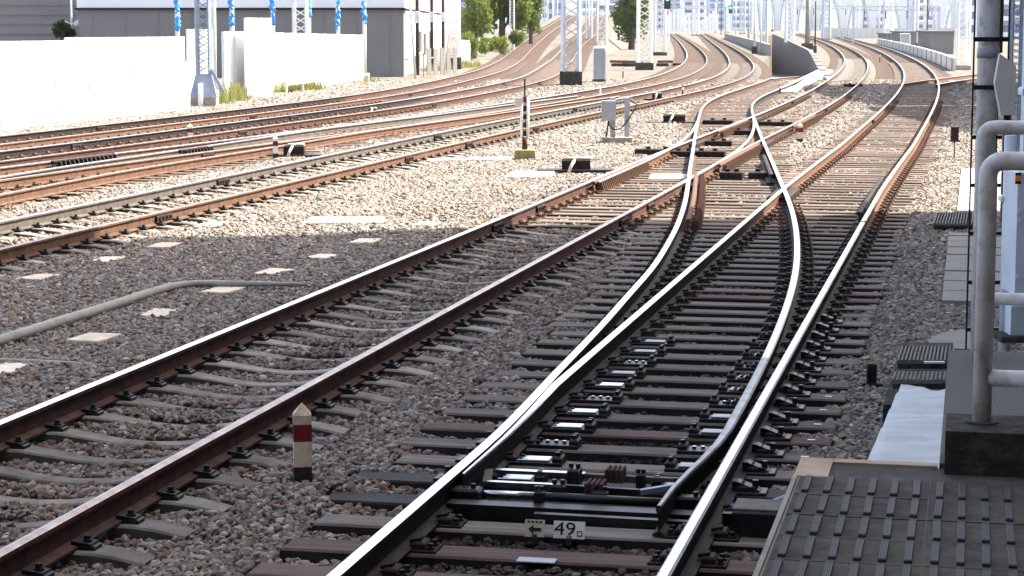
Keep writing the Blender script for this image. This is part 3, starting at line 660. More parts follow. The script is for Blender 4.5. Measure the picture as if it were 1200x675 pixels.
# dark ironwork lying in the crossing
for (x, y, sx, sy) in ((842, 143, .8, .5), (909, 145, .9, .3), (856, 155, 1.0, .25), (801, 180, .5, .4), (830, 180, .7, .35), (878, 177, .5, .5), (770, 178, .9, .3), (1000, 100, .8, .5), (842, 168, .6, .2), (895, 205, .5, .5), (858, 205, .4, .4)):
    q = px(x, y, -.12); bb = MB(); bb.bbox((0, 0, 0), (sx, sy, .12), .015); bb.cyl((-.2 * sx, 0, .05), .05, .06, 8); bb.cyl((.2 * sx, 0, .05), .05, .06, 8); o = bb.build('lock_gear', M['rust_dark'], TB); o.location = q; o.rotation_euler = (0, 0, -hA)
# fishplates at the rail joints
def fish(path, d, y, parent, m='rust_dark'):
    x, yy, z, tx, ty = path.at(path.sofy(y)); bb = MB()
    for sg in (-1, 1):
        bb.bbox((d + sg * .026, 0, -.095), (.034, .56, .085), .01)
        for k in range(4): bb.cyl((d + sg * .045, -.2 + .133 * k, -.11), .022, .03, 6)
    bb.build('fishplate', M[m], parent).matrix_local = mtx(x, yy, z, tx, ty)
for d, y in ((-.75, 27.6), (-.75, 30.4), (.75, 28.6), (.75, 31), (-.75, 72), (.75, 66)): fish(PB, d, y, TB)
for d, y in ((.75, 29.2), (-.75, 35.6), (.75, 42), (-.75, 50), (.75, 47), (.75, 54), (-.75, 66)): fish(PG, d, y, TG)
for d, y in ((.75, 61), (-.75, 58)): fish(PA, d, y, TA)
for P_, T_, l in ((PP, TP, (40, 43, 47, 52, 58, 64)), (PE, TE, (46, 52, 60, 70)), (PF, TF, (54, 61, 70, 80))):
    for i, y in enumerate(l): fish(P_, (-.75, .75)[i % 2], y, T_, 'rust_dark')

# ------------------------------------------------------------------ platform end
PZ = .95; tA = math.tan(hA)
def ps(s, t): p = np.array([.715, 6.1]) + dA * s + nA * t; return p      # platform frame: s along the edge, t inwards
pl = struct('platform', MB().prism([ps(*q) for q in ((-9, .015), (1.325, .015), (1.325, 5), (-9, 5))], -.3, PZ - .007), M['lid'])
def slab(name, q, z0, z1, m_, parent): return MB().prism([ps(*a) for a in q], z0, z1).build(name, M[m_], parent)
slab('edge_coping', ((-3, 0), (1.315, 0), (1.315, .016), (-3, .016)), PZ - .2, PZ + .004, 'concrete_pale', pl)
slab('end_coping', ((1.335, .0), (1.66, .0), (1.66, .12), (1.335, .12)), PZ - .3, PZ - .004, 'platform_tan', pl); slab('end_coping', ((1.60, .122), (1.66, .122), (1.66, .495), (1.60, .495)), PZ - .3, PZ - .004, 'platform_tan', pl)
slab('end_paving', ((1.335, .122), (1.598, .122), (1.598, 3.2), (1.335, 3.2)), PZ - .1, PZ - .012, 'platform', pl)
BAR = MB(); BAR.bbox((0, 0, .004), (.024, .235, .008), .002)
for i in range(4): BAR.box((-.009 + .006 * i, 0, .0095), (.003, .233, .004))
BAR = BAR.mesh('grip_bar', [M['rubber']])
for r in range(5):
    s0_ = 1.31 - .30 * (r + 1)
    for c in range(8):
        t0_ = .024 + .45 * c; me = [ps(s0_ + .004, t0_ + .002), ps(s0_ + .296, t0_ + .002), ps(s0_ + .296, t0_ + .448), ps(s0_ + .004, t0_ + .448)]
        dz = random.uniform(-.002, .002); tl = MB().prism(me, PZ - .05, PZ + dz).build('paving_slab', M['platform'], pl)
        for k in range(6):
            t_ = t0_ + .036 + .0745 * k; x, y = ps(s0_ + .15, t_)
            if random.random() < .985: put('grip_bar', BAR, tl, mtx(x, y, PZ + dz, dA[0], dA[1]) @ Matrix.Rotation(random.uniform(-.012, .012), 4, 'Z'))
# narrow asphalt strip beyond the railing
struct('asphalt_strip', MB().prism([ps(*q) for q in ((1.665, .50), (4.45, .50), (4.45, 4), (1.665, 4))], -.3, PZ - .006), M['asphalt'])
kb = MB().prism([ps(*q) for q in ((1.50, .52), (1.86, .52), (1.86, 3.2), (1.50, 3.2))], PZ - .02, PZ + .145).build('concrete_kerb', M['curb']); tag(kb, 'dark mossy concrete kerb block carrying the platform railing', 'kerb')
# railing
rl = empty('pipe_railing', (*ps(1.9, .8), PZ), 'silver painted pipe railing at the end of the platform', 'railing')
pf = pxd(1150, 505, 7.62); pb = pxd(1146, 395, 10.1); off = np.array([rl.location.x, rl.location.y, rl.location.z])
def L(p): return tuple(np.asarray(p, float) - off)
def corner(base, top, right, r_=.036, rad=.052, n=5):
    base = np.array(base); X, Y = base[0], base[1]; pts = [base, (X, Y, top - rad)]
    dr = np.array([nA[0], nA[1]])
    for i in range(1, n + 1):
        a = math.pi / 2 * i / n; q = rad * (1 - math.cos(a)); pts.append((X + dr[0] * q, Y + dr[1] * q, top - rad + rad * math.sin(a)))
    pts.append((X + dr[0] * right, Y + dr[1] * right, top)); return [L(p) for p in pts]
zt = 2.045
MB().tube(corner((pf[0], pf[1], PZ + .14), zt, 3.0), .034, 16).build('front_rail', M['pipe'], rl, True)
MB().tube(corner((pb[0], pb[1], PZ - .01), zt, 3.0), .034, 16).build('rear_rail', M['pipe'], rl, True)
for p, z in ((pf, 1.26), (pb, 1.23)): MB().tube([L((p[0] + nA[0] * .02, p[1] + nA[1] * .02, z)), L((p[0] + nA[0] * 3, p[1] + nA[1] * 3, z))], .030, 14).build('mid_rail', M['pipe'], rl, True)
MB().cyl(L((pf[0], pf[1], PZ + .139)), .06, .012, 14).build('base_flange', M['curb'], rl)
# what lies beyond the platform end, below its level
sh = MB(); q0, q1, q2, q3 = px(999, 548, .2), px(1047, 449, .2), px(1118, 452, .2), px(1118, 545, .2)
n1, n2 = 18, 9; gv = []
for i in range(n1):
    u = i / (n1 - 1) * 1.05 - .05
    for j in range(n2):
        v = j / (n2 - 1); a_ = q0 * (1 - u) + q1 * u; b_ = q3 * (1 - u) + q2 * u; p = a_ * (1 - v) + b_ * v
        gv.append((p[0], p[1], .2 + .010 * math.sin(i * 1.9 + j * .6) + random.uniform(-.009, .009) - .16 * max(0, .12 - v) / .12 - .02 * (i > n1 - 3)))
sh.add(gv, [(i * n2 + j, i * n2 + j + 1, (i + 1) * n2 + j + 1, (i + 1) * n2 + j) for i in range(n1 - 1) for j in range(n2 - 1)])
o = sh.build('cover_sheet', M['blue_sheet'], smooth=True); tag(o, 'crumpled blue grey sheet laid beyond the platform end', 'sheet')
o.modifiers.new('thick', 'SOLIDIFY').thickness = .02
def grating(name, x0, x1, y0, y1, z, label):
    a, b_, c_, d_ = px(x0, y1, z), px(x1, y1, z), px(x1 + (y1 - y0) * .1, y0, z), px(x0 + (y1 - y0) * .35, y0, z)
    e = empty(name, a, label, 'grating'); 
    MB().prism([(p - a)[:2] for p in (a, b_, c_, d_)], -.05, -.012).build('bearer', M['curb'], e)
    n = 14
    bb = MB()
    for i in range(n + 1):
        u = i / n; bb.beam((a * (1 - u) + b_ * u) - a, (d_ * (1 - u) + c_ * u) - a, .012, .03)
    for i in range(7):
        u = i / 6; bb.beam((a * (1 - u) + d_ * u) - a, (b_ * (1 - u) + c_ * u) - a, .012, .03)
    o = bb.build('bars', M['grate'], e); o['kind'] = 'stuff'; return e
g1 = grating('steel_grating', 1052, 1116, 408, 424, .22, 'steel grating step with a white strip beyond the blue sheet')
p = px(1095, 422, .24) - np.array(g1.location); MB().box((p[0], p[1], .005), (.14, .03, .012)).build('white_strip', M['white'], g1)
g2 = grating('steel_grating', 1046, 1116, 438, 447, .21, 'narrow steel grating along the far edge of the blue sheet')
p = px(1095, 437, .23) - np.array(g2.location); MB().box((p[0], p[1], .005), (.14, .03, .012)).build('white_strip', M['white'], g2)
struct_pit = MB().prism([px(*q, -.2)[:2] for q in ((1034, 520), (1116, 520), (1116, 440), (1056, 440))], -.268, .06).build('pit_wall', M['curb']); tag(struct_pit, 'low dark concrete pit wall under the gratings beyond the platform', 'wall')
bo_ = empty('foot_bollard', px(1021, 455, -.2), 'squat brown iron bracket sticking out of the ballast by the gratings', 'bracket'); MB().bbox((0, 0, .02), (.16, .10, .05), .01).build('foot', M['rust_dark'], bo_); MB().bbox((0, 0, .11), (.07, .05, .16), .01).build('stem', M['rust_dark'], bo_)
# concrete walkway of trough lids
wk = empty('cable_trough', px(1105, 352, -.16), 'row of pale concrete cable trough lids along the ballast edge', 'trough')
wo = np.array(wk.location)
for i in range(9):
    y_a = 352 - 79 * (1 - (1 - i / 9) ** 1.4); y_b = 352 - 79 * (1 - (1 - (i + 1) / 9) ** 1.4)
    A_, B_ = px(1104 + (352 - y_a) * .10, y_a - .3, -.16), px(1104 + (352 - y_b) * .10, y_b + .3, -.16); dx = np.array([.75, -.16, 0])
    MB().prism([(q - wo)[:2] for q in (A_, A_ + dx, B_ + dx, B_)], -.12, random.uniform(0, .012)).build('lid', M['lid'], wk)
o = MB().prism([px(*q, -.17)[:2] for q in ((1085, 410), (1090, 400), (1103, 392), (1122, 389), (1150, 388), (1150, 412))], -.3, -.15).build('concrete_pad', M['lid']); tag(o, 'rounded beige concrete pad beyond the gratings', 'pad')
ww = empty('cable_trough', px(1122, 247, -.16), 'sunlit white trough lids beside the pole', 'trough'); wo = np.array(ww.location)
for i in range(7):
    y_a = 247 - 50 * (i / 7); y_b = 247 - 50 * ((i + 1) / 7)
    A_, B_ = px(1122 + (247 - y_a) * .10, y_a - .2, -.16), px(1122 + (247 - y_b) * .10, y_b + .2, -.16); dx = np.array([1.2, -.2, 0])
    MB().prism([(q - wo)[:2] for q in (A_, A_ + dx, B_ + dx, B_)], -.10, .0).build('lid', M['slab'], ww)
grating('steel_grating', 1094, 1142, 250, 263, -.13, 'flat steel grating bridging the trough at the shadow edge')
# pole with ladder
PY = 17.0; pb_ = pxd(1149, 400, PY); pole = empty('steel_pole', pb_, 'tall silver steel pole with a thin climbing ladder behind the railing', 'pole')
MB().tube([(0, 0, -.45), (0, 0, 6.5)], .083, 20).build('shaft', M['pipe'], pole, True)
zz = pxd(1155, 62, PY)[2] - pb_[2]; MB().cyl((0, 0, zz - .04), .089, .08, 20).build('joint_collar', M['grey_paint'], pole, True)
for sx in (-1, 1): MB().tube([(sx * .137, -.1, -.05), (sx * .135, -.1, 6.4)], .008, 6).build('ladder_stile', M['black'], pole)
for py in (-15, 46, 102, 160, 216, 272, 329, 384):
    z = pxd(1155, py, PY)[2] - pb_[2]; bb = MB()
    if py in (46, 102): bb.box((0, -.1, z), (.28, .012, .035))
    else: bb.box((-.10, -.1, z), (.08, .03, .03)); bb.box((.10, -.1, z), (.08, .03, .03))
    bb.build('ladder_rung', M['black'], pole)
# cabinet, posts and lattice beside it
cb = empty('control_cabinet', pxd(1189, 345, 13.2), 'pale blue steel cabinet with round bolts at the right edge', 'cabinet')
MB().bbox((.30, .18, .38), (.60, .36, .77), .01).build('case', M['pale_blue'], cb)
for (x, y) in ((1196, 248), (1196, 259), (1194, 325)): 
    p = pxd(x, y, 13.19) - np.array(cb.location); MB().tube([(p[0], .0, p[2]), (p[0], -.012, p[2])], .016, 10).build('bolt', M['pale_blue'], cb)
p = pxd(1193.5, 209, 13.19) - np.array(cb.location)
MB().box((p[0], -.003, p[2]), (.036, .004, .07)).build('label_plate', M['black'], cb); MB().box((p[0], -.007, p[2]), (.036, .004, .036)).build('label_stripe', M['orange'], cb)
po = empty('cabinet_post', pxd(1179, 345, 13.6), 'short pale blue pipe post between the pole and the cabinet', 'post'); MB().tube([(0, 0, -.5), (0, 0, 1.02)], .038, 14).build('tube', M['pale_blue'], po, True); MB().bbox((0, 0, .62), (.12, .09, .04), .01).build('clamp', M['white'], po)
tb = empty('terminal_box', pxd(1184, 393, 13.4), 'white box low under the pale blue cabinet', 'box'); MB().bbox((.12, .1, .09), (.24, .2, .19), .008).build('case', M['pale_blue'], tb); MB().bbox((.1, .09, -.02), (.34, .3, .04), .008).build('plinth', M['curb'], tb)
tall = empty('signal_post', pxd(1196, 330, 14.5), 'pale blue tall square post at the right edge of the picture', 'post'); MB().bbox((.03, 0, 1.4), (.10, .10, 3.6), .008).build('shaft', M['pale_blue'], tall); MB().bbox((.03, 0, 1.30), (.14, .14, .05), .01).build('collar', M['pale_blue'], tall)
shl = MB(); a, b_, c_, d_ = pxd(1166, 97, 16), pxd(1172, 63, 16), pxd(1191, 77, 16), pxd(1189, 135, 16); e_ = pxd(1173, 135, 16)
tgt = empty('beige_panel', e_, 'slanted beige metal panel behind the steel pole', 'panel')
poly = [(q - e_) for q in (a, e_, d_, c_, b_)]; shl.add([(p[0], 0, p[2]) for p in poly] + [(p[0], .06, p[2]) for p in poly], [(0, 1, 2, 3, 4), (9, 8, 7, 6, 5)] + [(i, i + 5, (i + 1) % 5 + 5, (i + 1) % 5) for i in range(5)]); shl.build('sheet', M['slab'], tgt)
MB().bbox((.05, .03, -.35), (.05, .05, .9), .005).build('stand', M['black'], tgt)
p = pxd(1171, 62, 20); dp = empty('cable_duct', p, 'narrow dark brown duct between the steel pole and the grey blue mast', 'duct'); MB().bbox((0, 0, .25), (.05, .05, .5), .004).build('duct_body', M['rust_brown'], dp); MB().tube([(0, .02, -1.9), (0, .02, .3)], .012, 6).build('support', M['black'], dp)
# dark box on a thin stake in the ballast
p = px(1118, 186, -.2); bx = empty('marker_box', p, 'small dark brown box on a thin stake right of the main track', 'marker'); MB().tube([(0, 0, -.1), (0, 0, .36)], .012, 8).build('stake', M['rust_dark'], bx); MB().bbox((0, 0, .49), (.15, .10, .29), .01).build('box', M['rust_dark'], bx); MB().bbox((0, 0, .64), (.16, .11, .025), .006).build('lid', M['rust_brown'], bx)

# ------------------------------------------------------------------ things standing in and beside the ballast
def marker(x, y, ht, wd, label, zb=-.25, m='post_white', band='red'):
    p = px(x, y, -.22); e = empty('marker_post', (p[0], p[1], zb), label, 'post', 'red and white marker posts'); e.rotation_euler = (0, 0, R(8)); H = ht + .03
    clear_rect(p, wd, wd, 0)
    lv = [0, .30 * H, .58 * H, .77 * H, .87 * H]; ms_ = [M['curb'], M[m], M[band], M[m]]; nm = ('base', 'shaft', 'red_band', 'neck')
    for i in range(4): MB().box((0, 0, (lv[i] + lv[i+1]) / 2), (wd * (1.0 if i != 2 else 1.012), wd * (1.0 if i != 2 else 1.012), lv[i+1] - lv[i])).build(nm[i], ms_[i], e)
    b = MB(); h = wd / 2; b.add([(-h, -h, lv[4]), (h, -h, lv[4]), (h, h, lv[4]), (-h, h, lv[4]), (0, 0, H)], [(0, 1, 4), (1, 2, 4), (2, 3, 4), (3, 0, 4)]); b.build('pointed_cap', M[m], e)
marker(355, 571, .515, .107, 'nearest marker post, weathered white with a dark red band and pointed top')
marker(937, 169, .5, .12, 'distant marker post standing between the main track and its neighbour')
marker(223, 168, .46, .12, 'white marker post with a red band on the far left between tracks', m='white')
marker(323, 187, .5, .10, 'slim marker post beside the black machine on the left', m='white')
# concrete lids in the ballast
hB = math.atan2(PB.at(PB.sofy(20))[3], PB.at(PB.sofy(20))[4])
lids = [(45, 324), (124, 304), (192, 287), (261, 339.5), (188, 366.5), (110, 395), (10, 432), (322, 318), (378, 300), (428, 282), (500, 262), (250, 262), (345, 250)]
for i, (x, y) in enumerate(lids):
    p = px(x, y, -.197); e = MB().bbox((0, 0, -.02), (.30, .52, .05), .006).build('trough_lid', M['beige_tile']); e.location = p; e.rotation_euler = (random.uniform(-.02, .02), random.uniform(-.02, .02), -hB + random.uniform(-.06, .06))
    clear_rect(p, .25, .46, e.rotation_euler[2])
    row = ('row of lids beside the rusty track', 'row of lids farther from the rusty track')[0 if (x, y) in lids[3:7] + lids[7:10] else 1]
    tag(e, ['beige lid nearest the left edge in the upper row', 'beige lid second from the left edge in the upper row', 'beige lid third from the left in the upper row, close to the sun line', 'beige lid just below the bend of the grey conduit',
            'beige lid below the straight run of the grey conduit', 'beige lid between the two grey conduits at the left', 'beige lid cut by the left picture edge below the grey conduit', 'beige lid right of the grey conduit end', 'beige lid halfway between conduit end and sun line',
            'beige lid just short of the sun line near the rusty track', 'sunlit lid beside the rusty track past the shadow edge', 'sunlit pale lid left of the grey cover plate', 'sunlit pale lid just beyond the grey cover plate'][i], 'lid', 'cable lids set in the ballast')
# grey conduits
def hose(pts, r_, label, z=-.165):
    q = [px(*p, z) for p in pts]; c = empty('cable_conduit', q[0], label, 'conduit'); MB().tube([a - q[0] for a in q], r_, 8).build('sleeve', M['hose'], c, True)
    for a, b_ in zip(q[:-1], q[1:]):
        d = b_ - a; n = np.linalg.norm(d); clear_rect((a + b_) / 2, .06, n, -math.atan2(d[0], d[1]))
hose([(-140, 443), (-15, 404), (40, 387), (75, 376), (110, 365), (150, 352), (180, 342), (205, 335.5), (230, 332.5), (260, 332), (300, 332.5), (360, 333.5)], [.055, .055, .055, .055, .054, .052, .05, .046, .04, .034, .028, .02], 'thick grey conduit bending across the ballast on the left')
hose([(-140, 417), (-15, 422), (40, 424), (80, 426), (120, 428.5)], [.022, .022, .022, .02, .015], 'thin grey conduit near the left edge', -.185)
# cover plates
def plate(x0, x1, y0, y1, z, m_, label, name='cover_plate', th=.04, sk=.3):
    a, b_, c_, d_ = px(x0, y1, z), px(x1 - (y1 - y0) * sk, y1, z), px(x1, y0, z), px(x0 + (y1 - y0) * sk * 6, y0, z); e = empty(name, a, label, 'plate')
    n = 3
    for i in range(n):
        u, v = i / n + .004, (i + 1) / n - .004; P4 = [a * (1-u) + d_ * u, b_ * (1-u) + c_ * u, b_ * (1-v) + c_ * v, a * (1-v) + d_ * v]
        MB().prism([(p - a)[:2] for p in P4], -th, random.uniform(-.004, .006)).build('slab', M[m_], e)
    for P4 in ([a, b_, c_, d_],):
        c = sum(P4) / 4; clear_rect(c, np.linalg.norm(b_ - a) * .9, np.linalg.norm(d_ - a) * .8, 0)
plate(352, 452, 253.5, 262, -.185, 'lid', 'flat grey cover plate lying on the sunlit ballast'); plate(590, 650, 200, 207, -.17, 'slab', 'white slab in front of the black switch machine'); plate(545, 600, 184, 187, -.18, 'slab', 'thin pale slab left of the striped pole base'); plate(470, 545, 185, 188, -.18, 'slab', 'thin long pale slab in the sunlit ballast')
plate(760, 815, 204, 209, -.16, 'slab', 'white plates between the rails of the crossing', sk=.1)
# striped pole with its block
p = px(615, 190, -.25); e = empty('striped_pole', p, 'thin white and dark striped pole on a yellow concrete block', 'pole'); sc_y = p[1] / 2500
MB().bbox((0, .1, .12), (24 * sc_y, .38, .26), .012).build('block', M['yellow_block'], e)
MB().tube([(0, .1, .25), (0, .1, .50)], .058, 10).build('sleeve', M['rust_brown'], e, True)
for sx in (-1, 1): MB().tube([(sx * .06, .1, .50), (sx * .06, .1, 1.36)], .03, 8).build('white_tube', M['white'], e, True)
for k in range(5): MB().tube([(0, .1, .52 + .17 * k), (0, .1, .63 + .17 * k)], .034, 8).build('dark_band', M['rust_dark'] if k < 4 else M['red'], e)
MB().tube([(0, .1, 1.3), (0, .1, 1.68)], .016, 8).build('stem', M['rust_dark'], e); MB().bbox((-.13, .1, 1.22), (.15, .1, .16), .008).build('side_box', M['slab'], e); MB().tube([(.09, .1, 1.38), (.09, .1, 1.48)], [.045, .04], 10).build('lamp', M['white'], e, True)
# junction box on two legs
p = px(722, 170, -.25); e = empty('junction_box', p, 'grey junction box on two steel legs with a looping black cable', 'box'); k_ = p[1] / 2500
MB().bbox((.02, 0, .09), (34 * k_, .5, .20), .01).build('base', M['concrete_pale'], e)
for dx in (-4, 12.5): MB().bbox((dx * k_, 0, .62), (6 * k_, .08, .95), .005).build('leg', M['grey_paint'], e)
MB().bbox((-9 * k_, -.07, .80), (17 * k_, .16, .46), .01).build('case', M['grey_paint'], e)
MB().tube([(-9 * k_, -.07, .58), (-8 * k_, -.1, .45), (-3 * k_, -.12, .36), (5 * k_, -.12, .38), (14 * k_, -.1, .60), (22 * k_, -.08, .85), (24 * k_, -.06, .94), (17 * k_, -.02, 1.02)], .016, 6).build('cable', M['black'], e, True)
MB().tube([(-9 * k_, -.07, .58), (-11 * k_, -.12, .3), (-14 * k_, -.2, .0)], .02, 6).build('cable', M['black'], e, True)
# black switch machines in the ballast
def machine(x, y, wpx, label, rz=0, top=True):
    p = px(x, y, -.25); k = p[1] / 2500; e = empty('switch_machine', p, label, 'machine', rz=rz); W_ = wpx * k
    MB().bbox((0, 0, .05), (W_, .42, .12), .01).build('bed', M['black'], e)
    if top:
        MB().bbox((0, .02, .20), (W_ * .36, .32, .20), .03).build('motor_case', M['rust_dark'], e); MB().bbox((-.05 * W_, .02, .31), (W_ * .14, .26, .05), .02).build('lid', M['concrete_pale'], e); MB().bbox((.11 * W_, .02, .31), (W_ * .14, .26, .05), .02).build('lid', M['concrete_pale'], e)
    MB().tube([(-.1 * W_, -.24, .05), (-.06 * W_, -.22, .2), (-.02 * W_, -.1, .28)], .03, 6).build('cable', M['slab'], e, True)
    clear_rect(p, W_, .4, rz)
machine(675, 205, 92, 'black switch machine lying left of the crossing in bright ballast'); machine(790, 147, 70, 'black switch machine behind the junction box, beside the crossing'); machine(345, 187, 66, 'black machine between the left tracks by the slim marker post'); machine(770, 119, 30, 'small black machine beyond the junction box'); machine(437, 139, 26, 'small dark machine between the far left tracks')
for i, (x, y, h_) in enumerate(((403, 119, 0), (703, 117, .45), (800, 118, .55), (730, 91, .5), (526, 106, 0), (957, 106, .3), (914, 112, .42), (676, 66, .5), (641, 54, .7), (1031, 73, .6), (823, 50, .9))):
    if not h_: continue
    p = px(x, y, -.25); e = empty('kilometre_stake', p, ['', 'thin white stake beside the grey cabinet', 'thin rusty stake between the far tracks right of the junction box', 'thin dark stake on the bright ground below the lattice mast', '', 'tiny stake beside the low concrete strip', 'rusty stake at the end of the low track', 'thin stake by the reddish mound', 'thin stake between the climbing tracks', 'thin stake between the curving right tracks', 'thin stake between the far middle tracks'][i], 'stake', 'thin stakes beside the far tracks')
    MB().tube([(0, 0, -.05), (0, 0, h_)], .035, 8).build('shaft', M['white'] if i in (1,) else M['red'], e); MB().tube([(0, 0, h_ * .7), (0, 0, h_ * .9)], .037, 8).build('band', M['white'], e)
# low concrete strip between the low track and its neighbour
a_ = [px(905, 110, -.22), px(958, 84, -.22)]; o = MB().prism([(a_[0][0], a_[0][1]), (a_[0][0] + .9, a_[0][1]), (a_[1][0] + .9, a_[1][1]), (a_[1][0], a_[1][1])], -.28, -.12).build('concrete_strip', M['slab']); tag(o, 'long white concrete strip between the sunken track and its neighbour', 'kerb')

# ------------------------------------------------------------------ off-picture buildings whose shade lies over the yard
def shade_block(name, x0, x1, y0, y1, h, label):
    e = empty(name, ((x0 + x1) / 2, (y0 + y1) / 2, GZ), label, 'building'); dx, dy = x1 - x0, y1 - y0
    MB().box((0, 0, h / 2), (dx, dy, h)).build('wall', M['house_brown'], e); MB().box((0, 0, h + .2), (dx + .8, dy + .2, .4)).build('roof', M['house_grey'], e)
    for fl in range(int(h / 3.4)):
        for i in range(int(dy / 3)): MB().box((-dx / 2 - .01, -dy / 2 + 1.6 + i * 3, 1.9 + fl * 3.4), (.06, 1.5, 1.5)).build('window', M['glass'], e)
shade_block('station_building', 13, 27, -14, 33.3, 31, 'tall station building to the right of the platform, outside the picture')
shade_block('trackside_building', 26.5, 38, 77, 100.5, 17.5, 'trackside building right of the main track, outside the picture')
shade_block('trackside_annex', 22.5, 36, 56, 74, 13.2, 'low annex before the trackside building, outside the picture')

# the over-track station house behind the camera
e = empty('station_concourse', (-8, -24, GZ), 'station concourse spanning the tracks behind the viewpoint, outside the picture', 'building')
MB().box((0, 0, 11), (41.5, 46, 11)).build('body', M['house_brown'], e); MB().box((0, 0, 16.8), (42, 46.4, .5)).build('roof', M['house_grey'], e); MB().box((0, -22.6, 2.7), (41.5, .6, 5.4)).build('end_wall', M['house_grey'], e)
for x in (-18, -9.5, 0, 13.5):
    for y in (-20, -6, 6): MB().box((x, y, 2.75), (.8, .8, 5.5)).build('column', M['concrete_pale'], e)

# ------------------------------------------------------------------ lattice masts
def mast(x, y, wpx, label, m='galv', foot='concrete', top=None, zb=-.27, Y=None, wide=None, block_h=.35):
    p = px(x, y, zb); Y_ = p[1]; w_ = wpx * Y_ / 2500; H = (top if top else EYE + 40 * Y_ / 2500 + 1.2) - zb
    e = empty('lattice_mast', p, label, 'mast', 'lattice masts beside the tracks'); d = w_ * .9
    for sx in (-1, 1):
        for sy in (-1, 1): MB().beam((sx * w_ / 2, sy * d / 2, .3), (sx * w_ / 2 * .93, sy * d / 2 * .93, H), w_ * .19, w_ * .19).build('leg', M[m], e)
    n = max(4, int(round((H - .4) / (w_ * .62)))); bb = MB()
    for i in range(n):
        z0, z1 = .4 + (H - .5) * i / n, .4 + (H - .5) * (i + 1) / n; zm = (z0 + z1) / 2
        for s in (-1, 1):
            y_ = s * d / 2; bb.beam((-w_ / 2, y_, z0), (w_ / 2, y_, z1), w_ * .07, w_ * .05); bb.beam((w_ / 2, y_ * .97, z0), (-w_ / 2, y_ * .97, z1), w_ * .07, w_ * .05)
            x_ = s * w_ / 2; bb.beam((x_, -d / 2, z0), (x_, d / 2, z1), w_ * .05, w_ * .07)
    o = bb.build('bracing', M[m], e); o['kind'] = 'stuff'
    MB().bbox((0, 0, block_h / 2 - .05), (w_ * 1.35, d * 1.4, block_h), .02).build('footing', M['curb' if foot == 'dark' else 'concrete_pale'], e)
    return e, w_
e, w_ = mast(240, 127, 15, 'blue grey lattice mast on a flared steel foot in front of the white fence', 'mastfoot', top=6)
b = MB(); k = w_; b.add([(-k * 1.05, -k * .8, .40), (k * 1.05, -k * .8, .40), (k * 1.05, k * .8, .40), (-k * 1.05, k * .8, .40), (-k * .6, -k * .5, 1.15), (k * .6, -k * .5, 1.15), (k * .6, k * .5, 1.15), (-k * .6, k * .5, 1.15)], [(3, 2, 1, 0), (4, 5, 6, 7), (0, 1, 5, 4), (1, 2, 6, 5), (2, 3, 7, 6), (3, 0, 4, 7)]); b.build('flared_foot', M['mastfoot'], e)
MB().bbox((0, 0, .18), (k * 2.0, k * 1.7, .46), .02).build('plinth', M['concrete_pale'], e); MB().tube([(-.08, -k * .92, -.1), (-.08, -k * .92, .85)], .085, 10).build('guard_tube', M['white'], e, True)
MB().tube([(k * .85, 0, .4), (k * .85, 0, 5.8)], .06, 8).build('conduit', M['white'], e, True); MB().beam((k * .6, -.2, 1.3), (k * 1.6, -.2, .5), .05, .1).build('stay', M['mastfoot'], e)
mast(353, 103, 15, 'white lattice mast before the white fence panels', 'galv_white', top=6)
mast(531, 81, 14, 'white lattice mast at the end of the grey building', 'galv_white', 'dark', block_h=.8)
mast(669, 102, 19, 'big lattice mast on a dark block beside the grey relay cabinet', 'galv', 'dark', block_h=.75)
mast(755, 82, 15, 'bright lattice mast on a small block beside the green tree', 'galv_white', 'dark', block_h=.5)
mast(773, 65, 12, 'thin bright lattice mast carrying the green signal', 'galv_white', 'dark')
mast(705, 61, 11, 'cream lattice mast beyond the reddish mound', 'galv_white')
mast(1127, 82, 13, 'white lattice mast at the right end of the parapet wall', 'galv_white')
mast(1185, 258, 12, 'grey blue lattice mast right of the steel pole', 'mastfoot', top=7.5)
mast(925, 52, 9, 'white lattice mast above the middle of the retaining wall', 'galv_white'); mast(968, 47, 8, 'pale lattice mast right of the stout pole', 'galv'); mast(1040, 50, 9, 'white lattice mast before the louvred wall', 'galv_white'); mast(815, 42, 7, 'white lattice mast right of the green signal', 'galv_white'); mast(895, 55, 7, 'pale lattice mast at the left end of the retaining wall', 'galv'); mast(690, 58, 7, 'white lattice mast close right of the big mast', 'galv_white'); mast(600, 66, 5, 'thin lattice mast among the bushes', 'galv_white'); mast(1067, 48, 7, 'slim lattice mast behind the parapet wall', 'galv')
mast(870, 40, 5, 'thin far lattice mast above the middle tracks', 'galv'); mast(1003, 41, 6, 'thin far lattice mast beyond the curving right tracks', 'galv_white'); mast(640, 47, 4, 'faint thin mast left of the big mast', 'galv'); mast(728, 41, 4, 'faint thin mast left of the tree', 'galv_white'); mast(852, 38.5, 5, 'faint mast above the crest of the middle tracks', 'galv_white')
